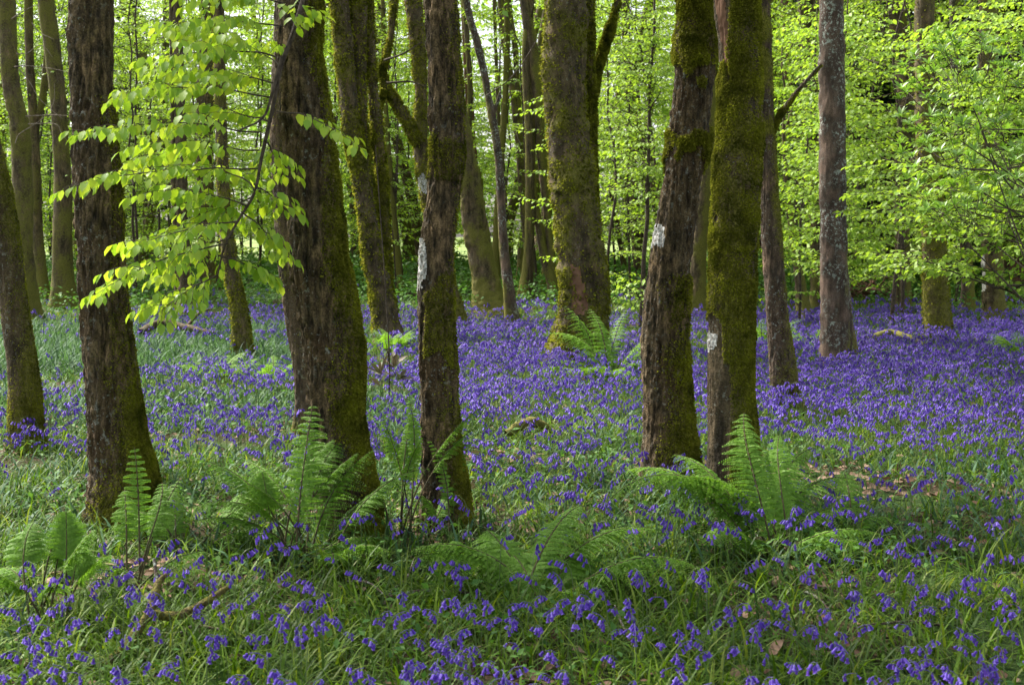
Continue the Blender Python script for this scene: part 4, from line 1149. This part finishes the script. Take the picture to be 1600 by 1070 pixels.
for i, (px, py) in enumerate(((1385, 470), (1350, 474))):
    q = gp(px, py, .15)
    log('brush_pile', ['rusty brown heap of dead brushwood left of the forked trunk at right', 'second rusty brushwood heap close to the lichened trunk'][i], [q + [-.6, 0, 0], q + [-.2, .1, .1], q + [.3, -.1, .12], q + [.7, 0, 0]], [.06, .08, .07, .04], mat='bark_pine', moss=-.3, seed=10 + i,
        extra=[([q + [rng.normal(0, .4), rng.normal(0, .3), 0], q + [rng.normal(0, .4), rng.normal(0, .3), .25], q + [rng.normal(0, .6), rng.normal(0, .3), .4]], [.03, .025, .01]) for _ in range(7)])

rs = np.random.default_rng(808)
for i in range(16):
    q = gp(rs.uniform(40, 1560), rs.uniform(730, 1040), .05)
    a_ = rs.uniform(0, 6.28); L_ = rs.uniform(.12, .32)
    dv = np.array([math.cos(a_), math.sin(a_), rs.uniform(-.05, .25)]) * L_
    st_ = log('twig', 'thin brown fallen twig lying among the grass and flowers', [q - dv, q - dv * .3 + [0, 0, .02], q + dv * .4 + rs.normal(0, .02, 3), q + dv], [.006, .006, .005, .003], mat='bark_grey', moss=-.2, seed=40 + i)
    st_['group'] = 'fallen twigs in the grass'

# ------------------------------------------------------------------ labels of the trees far back: by the trunk each stands behind or beside
REF = {'left_big': 'the thick left trunk', 'centre_left': 'the thickest trunk', 'sinuous': 'the S-curved trunk', 'collared': 'the moss collared trunk', 'mossy_right': 'the moss sleeved trunk',
       'left_edge': 'the left edge trunk', 'slim_right': 'the slim patchy trunk', 'grey_lichen': 'the lichened trunk', 'big_beech': 'the massive beech', 'triple': 'the three stemmed beech',
       'right_mossy': 'the stout right trunk', 'right_marked': 'the paint striped right trunk', 'leaning': 'the broad leaning trunk', 'low_left': 'the trunk behind beech leaves', 'thin_centre': 'the thin straight trunk',
       'bowed': 'the bowed slender trunk', 'pale_stem': 'the bent pale stem', 'far_mid_a': 'the brown trunk with companion'}
def far_labels(head, groups):
    refs = []
    for k, nm in REF.items():
        b, D = T[k][1], T[k][2]
        refs.append((float(project(b + np.array([0, 0, .8]))[0]), nm))
    bins = {}
    for o in scene.objects:
        if o.parent is None and o.get('group') in groups:
            px = float(project(np.array(o.location) + np.array([0, 0, .8]))[0])
            if px < -40:
                w = 'beyond the left edge of the picture'
            elif px > 1640:
                w = 'beyond the right edge of the picture'
            else:
                rx, nm = min(refs, key=lambda q: abs(q[0] - px))
                w = ('behind ' if abs(rx - px) < 22 else 'left of ' if px < rx else 'right of ') + nm
            bins.setdefault((head(o), w), []).append(o)
    order = {1: [''], 2: ['nearer ', 'farther '], 3: ['nearest ', 'middle ', 'farthest ']}
    for (h, w), os_ in bins.items():
        os_.sort(key=lambda o: o.location.y)
        pre = order.get(len(os_)) or ['nearest '] + ['%s nearest ' % q for q in ('second', 'third', 'fourth', 'fifth', 'sixth', 'seventh', 'eighth', 'ninth', 'tenth', 'eleventh')][:len(os_) - 1]
        for o, p in zip(os_, pre):
            o['label'] = '%s%s far back, %s' % (p, h, w)
far_labels(lambda o: o['label'].split(' young beech')[0].replace(' two stemmed', '') + ' young beech', ('young beeches at the back of the wood',))
far_labels(lambda o: 'slim dim trunk', ('slim trunks far back in the wood',))
far_labels(lambda o: 'dark dense conifer', ('dark conifers at the back right',))

# ------------------------------------------------------------------ grass, leaves and flowers on the ground
def scatter(n, y0, y1, seed, margin=1.4, slope=.44):
    """points spread evenly over the seen ground and a margin beside it"""
    r = np.random.default_rng(seed)
    Y = np.sqrt(r.uniform(y0 ** 2, y1 ** 2, int(n)))
    x = r.uniform(-1, 1, int(n)) * (slope * Y + margin)
    return x, Y

def area(y0, y1, margin=1.4, slope=.44):
    return slope * (y1 ** 2 - y0 ** 2) + 2 * margin * (y1 - y0)

def blades(mb, x, y, L, W, lean0, bend, az, segs=3, lift=0.0):
    n = len(x)
    P = np.stack([x, y, terrain(x, y) - .01 + lift], -1)
    side = np.stack([-np.sin(az), np.cos(az), 0 * az], -1)
    out = np.stack([np.cos(az), np.sin(az), 0 * az], -1)
    rows = []
    p = P
    wid = np.array([.75, 1.0, .8, .45, .0] if segs == 4 else [.75, 1.0, .7, .0] if segs == 3 else [.9, .8, .0])
    for s in range(segs + 1):
        w = (W * wid[s])[:, None] * .5
        if s < segs:
            rows += [p - side * w, p + side * w]
        else:
            rows += [p]
        a = lean0 + bend * (s + .5) / segs
        p = p + (out * np.sin(a)[:, None] + np.array([0, 0, 1.0]) * np.cos(a)[:, None]) * (L / segs)[:, None]
    V = np.stack(rows, 1)
    m = V.shape[1]
    k = np.arange(n)[:, None, None] * m
    q = np.array([[2 * s, 2 * s + 1, 2 * s + 3, 2 * s + 2] for s in range(segs - 1)])
    mb.add(V, q[None] + k, np.array([[2 * segs - 2, 2 * segs - 1, 2 * segs]])[None] + k)

def patch(x, y, sc, seed):
    return fbm(np.stack([x * sc, y * sc, 0 * x], -1), seed, 3)

def trunk_clear(x, y):
    ok = np.ones(len(x), bool)
    for t, b, D in T.values():
        ok &= (x - b[0]) ** 2 + (y - b[1]) ** 2 > .09 ** 2
    return ok

LIT = [(1.9, 8.4, .75, .5), (2.45, 8.0, .7, .45), (-.2, 8.9, .5, .35), (-1.75, 5.9, .45, .4), (-1.35, 7.3, .4, .3)]     # bare patches with dead leaves
def bare(x, y):
    m = np.zeros(len(x))
    for cx, cy_, rx, ry in LIT:
        m = np.maximum(m, np.exp(-(((x - cx) / rx) ** 2 + ((y - cy_) / ry) ** 2)))
    return m

def violet(px, py):
    """how thick the flowers stand, as seen over the clearing"""
    right = np.interp(py, [455, 480, 520, 560, 640, 690, 730, 780, 850, 1100], [0, .35, .8, 1.0, .95, .5, .22, .34, .50, .60])
    left = np.interp(py, [440, 470, 495, 520, 545, 575, 600, 625, 645, 685, 710, 760, 830, 870, 1100], [0, .08, .38, .12, .06, .42, .36, .10, .62, .52, .14, .14, .3, .42, .5])
    k = sstep(560, 740, px)
    far_left = 1 - .85 * (1 - sstep(150, 260, px)) * (1 - sstep(570, 610, py))
    return (left * (1 - k) * far_left + right * k)

def green_cover():
    gr, st = MB(), MB()
    for (y0, y1, dens, Lr, Wr, segs, sd) in ((3.3, 6.5, 1500, (.14, .32), (.006, .016), 4, 1), (6.5, 10.5, 1200, (.15, .32), (.006, .015), 4, 2), (10.5, 18, 620, (.16, .34), (.007, .014), 3, 3), (18, 32, 130, (.18, .38), (.012, .024), 2, 4), (32, 54, 45, (.2, .45), (.02, .04), 2, 5)):
        x, y = scatter(area(y0, y1) * dens, y0, y1, 40 + sd)
        r = np.random.default_rng(60 + sd)
        keep = trunk_clear(x, y) & (r.random(len(x)) > bare(x, y) * .9) & (r.random(len(x)) < .62 + .9 * patch(x, y, .9, 5))
        x, y = x[keep], y[keep]
        n = len(x)
        px, py = project(np.stack([x, y, terrain(x, y) + .15], -1))
        # broad blue green leaves stand thickest in the middle distance at left
        ps = .20 + .75 * in_box(px, py, -400, 470, 515, 575) * .8 + .6 * in_box(px, py, -400, 700, 595, 650) + .35 * patch(x, y, .7, 9) - .25 * (py > 860)
        strap = r.random(n) < ps
        Lk = 1.0 if y0 < 6.5 else .82
        L = r.uniform(*Lr, n) * Lk; W = r.uniform(*Wr, n)
        az = r.uniform(0, 6.283, n)
        lean = np.abs(r.normal(.32, .32, n)); bend = r.uniform(.7, 2.7, n)
        s = ~strap
        blades(gr, x[s], y[s], L[s], W[s] * .85, lean[s], bend[s], az[s], segs)
        s = strap
        blades(st, x[s], y[s], L[s] * 1.0, W[s] * 1.35, lean[s] * .9, bend[s] * .9, az[s], segs)
    # stands of broad silvery leaves at the left of the clearing
    x, y = scatter(area(11, 24) * 420, 11, 24, 47)
    r = np.random.default_rng(67)
    px, py = project(np.stack([x, y, terrain(x, y) + .15], -1))
    keep = (r.random(len(x)) < np.maximum(in_box(px, py, -500, 470, 500, 572), .8 * in_box(px, py, -500, 480, 600, 636) + .5 * in_box(px, py, 560, 740, 505, 530)) * (.55 + patch(x, y, .8, 19))) & trunk_clear(x, y)
    x, y = x[keep], y[keep]; n = len(x)
    blades(st, x, y, r.uniform(.22, .42, n), r.uniform(.012, .022, n), np.abs(r.normal(.3, .25, n)), r.uniform(.4, 1.8, n), r.uniform(0, 6.283, n), 3)
    o = gr.build('grass', M['grass'], smooth=False)
    tag(o, 'green grass blades covering the whole woodland floor', 'grass', 'stuff')
    o = st.build('bluebell_leaves', M['strap'], smooth=False)
    tag(o, 'glossy blue green strap leaves of the bluebells', 'leaves', 'stuff')
green_cover()

def ground_leaves():
    r = np.random.default_rng(88)
    f = MB()
    for (y0, y1, dens, size) in ((3.6, 9, 260, (.025, .05)), (9, 20, 70, (.04, .07)), (20, 30, 60, (.06, .12)), (30, 50, 60, (.10, .2))):
        x, y = scatter(area(y0, y1) * dens, y0, y1, int(y1) + 300)
        if y0 < 20:
            keep = patch(x, y, 1.1, 77) > (.02 if y0 < 9 else .1)
        else:
            keep = (patch(x, y, .3, 78) > -.25) & (y > 24)
        x, y = x[keep], y[keep]
        n = len(x)
        P = np.stack([x, y, terrain(x, y) + (r.uniform(.02, .16, n) if y0 < 20 else r.uniform(.05, .5, n))], -1)
        leaves(f, P, np.c_[r.normal(0, 1, (n, 2)), r.normal(.1, .4, n)], np.c_[r.normal(0, .5, (n, 2)), np.ones(n)], r.uniform(*size, n), 'two')
    o = f.build('ground_cover', M['cover'])
    tag(o, 'low soft green ground cover between the flowers and under the far trees', 'ground cover', 'stuff')
    f = MB()
    x, y = scatter(area(3.6, 12) * 200, 3.6, 12, 333)
    keep = r.random(len(x)) < .25 + bare(x, y) * .9
    x, y = x[keep], y[keep]
    n = len(x)
    P = np.stack([x, y, terrain(x, y) + r.uniform(.005, .03, n) + .03 * bare(x, y)], -1)
    leaves(f, P, np.c_[r.normal(0, 1, (n, 2)), r.normal(0, .2, n)], np.c_[r.normal(0, .45, (n, 2)), np.ones(n)], r.uniform(.035, .085, n))
    o = f.build('leaf_litter', M['litter'])
    tag(o, 'dry brown dead leaves lying between the plants', 'leaf litter', 'stuff')
ground_leaves()

# bluebells: one sided nodding racemes
def bell_ring(mb, p, d, ln, rad, sides, r):
    """one hanging bell with turned out tips"""
    d = unit(d)
    x = unit(np.cross(d, [.21, .97, .1])); y = np.cross(d, x)
    th = np.linspace(0, 2 * np.pi, sides, endpoint=False) + r.random()
    c = x * np.cos(th)[:, None] + y * np.sin(th)[:, None]
    if sides >= 5:
        prof = [(0, .35), (.25, .85), (.7, .80), (.9, 1.05), (1.0, 1.5)]
    else:
        prof = [(0, .45), (.6, .85), (1.0, 1.2)]
    V = np.concatenate([p + d * (t * ln) + c * (k * rad) for t, k in prof])
    mb.add(V, grid_quads(len(prof), sides))

def bluebell(seed, H, bells, sides, blen=.021, stem_sides=4):
    r = np.random.default_rng(seed)
    st, fl = MB(), MB()
    az = r.uniform(0, 6.28)
    o = np.array([math.cos(az), math.sin(az), 0])
    n = 12
    t = np.linspace(0, 1, n)
    nod = .055
    path = np.stack([o * (.03 * q ** 2 * H / .3 + nod * max(0, (q - .68) / .32) ** 1.6) + np.array([0, 0, H * q - .035 * max(0, (q - .78) / .22) ** 2]) for q in t])
    tube(st, path, np.linspace(.0022, .0011, n), stem_sides)
    if sides >= 5:
        tube(fl, path[9:], .0014, 4)
    for i in range(bells):
        q = .76 + .24 * (i + .5) / bells
        p = np.array([np.interp(q, t, path[:, c]) for c in range(3)])
        a = az + r.normal(0, .7)
        h = np.array([math.cos(a), math.sin(a), 0])
        e = p + h * (.012 + .004 * r.random()) + np.array([0, 0, -.004])
        if sides >= 5:
            tube(st, np.array([p, (p + e) / 2 + [0, 0, .004], e]), .0008, 3)
        bell_ring(fl, e, h * (.35 + .5 * (i / bells)) + np.array([0, 0, -1.0]) + r.normal(0, .12, 3), blen * r.uniform(.85, 1.1), blen * .29, sides, r)
    return st, fl

def fine_bluebells():
    r = np.random.default_rng(123)
    pro = []
    lab = 'violet bluebell nodding on a pale stem in the foreground grass'
    grp = 'bluebells in the foreground'
    # candidate places, the nearest 300 that the picture shows
    x, y = scatter(3300, 3.5, 8.0, 124, margin=.15)
    px, py = project(np.stack([x, y, terrain(x, y) + .27], -1))
    ok = (px > -15) & (px < 1615) & (py < 1082) & (r.random(len(x)) < violet(px, py) * (1.0 + .9 * patch(x, y, 1.4, 55))) & (r.random(len(x)) > bare(x, y)) & trunk_clear(x, y)
    x, y = x[ok], y[ok]
    o = np.argsort(y)[:300]
    for i, k in enumerate(o):
        loc = (float(x[k]), float(y[k]), float(terrain(x[k], y[k])))
        if i < 9:
            t = thing('bluebell', lab, 'flower', loc, r.uniform(0, 6.28), grp)
            s, f = bluebell(700 + i, [.30, .33, .27, .36, .24, .31, .29, .34, .26][i], [6, 7, 5, 8, 4, 6, 7, 5, 3][i], 6, .020)
            s.build('stem', M['bell_stem'], t)
            f.build('flower_head', M['bell'], t)
            pro.append(t)
        else:
            dup(pro[i % 9], loc, r.uniform(0, 6.28), r.uniform(.72, 1.0))
    return float(y[o[-1]])

def carpet(y_from):
    r = np.random.default_rng(321)
    fl, st = MB(), MB()
    for (y0, y1, dens, nb, sides, blen, H) in ((y_from, 9.5, 100, 6, 4, .020, .30), (9.5, 15, 138, 6, 3, .023, .32), (15, 24, 108, 5, 3, .027, .33), (24, 46, 46, 4, 3, .042, .34)):
        kinds_ = []
        for q in range(8):
            a, b = bluebell(900 + q + int(y0), H, nb, sides, blen, 3)
            kinds_.append((np.concatenate(a.v), np.concatenate(a.q), np.concatenate(b.v), np.concatenate(b.q)))
        x, y = scatter(area(y0, y1) * dens, y0, y1, int(y1 * 7), margin=1.0)
        z = terrain(x, y)
        px, py = project(np.stack([x, y, z + .28], -1))
        ok = (r.random(len(x)) < violet(px, py) * np.clip(1.0 + 1.5 * patch(x, y, .9 if y0 < 15 else .5, 56), .05, 1.8)) & (r.random(len(x)) > bare(x, y)) & trunk_clear(x, y)
        x, y, z = x[ok], y[ok], z[ok]
        kd = r.integers(0, 8, len(x)); ro = r.uniform(0, 6.283, len(x)); sc = r.uniform(.75, 1.15, len(x))
        for q in range(8):
            m = kd == q
            if not m.any():
                continue
            c, s = np.cos(ro[m]) * sc[m], np.sin(ro[m]) * sc[m]
            B = np.stack([x[m], y[m], z[m]], -1)
            for mb, V, Q in ((st, kinds_[q][0], kinds_[q][1]), (fl, kinds_[q][2], kinds_[q][3])):
                W = np.stack([c[:, None] * V[None, :, 0] - s[:, None] * V[None, :, 1], s[:, None] * V[None, :, 0] + c[:, None] * V[None, :, 1], sc[m][:, None] * V[None, :, 2]], -1) + B[:, None]
                mb.add(W, Q[None] + (np.arange(len(B)) * len(V))[:, None, None])
    o = fl.build('bluebell_carpet', M['bell'])
    tag(o, 'violet carpet of countless bluebells spreading back through the wood', 'bluebells', 'stuff')
    s = st.build('stems', M['bell_stem'], o)
carpet(fine_bluebells())
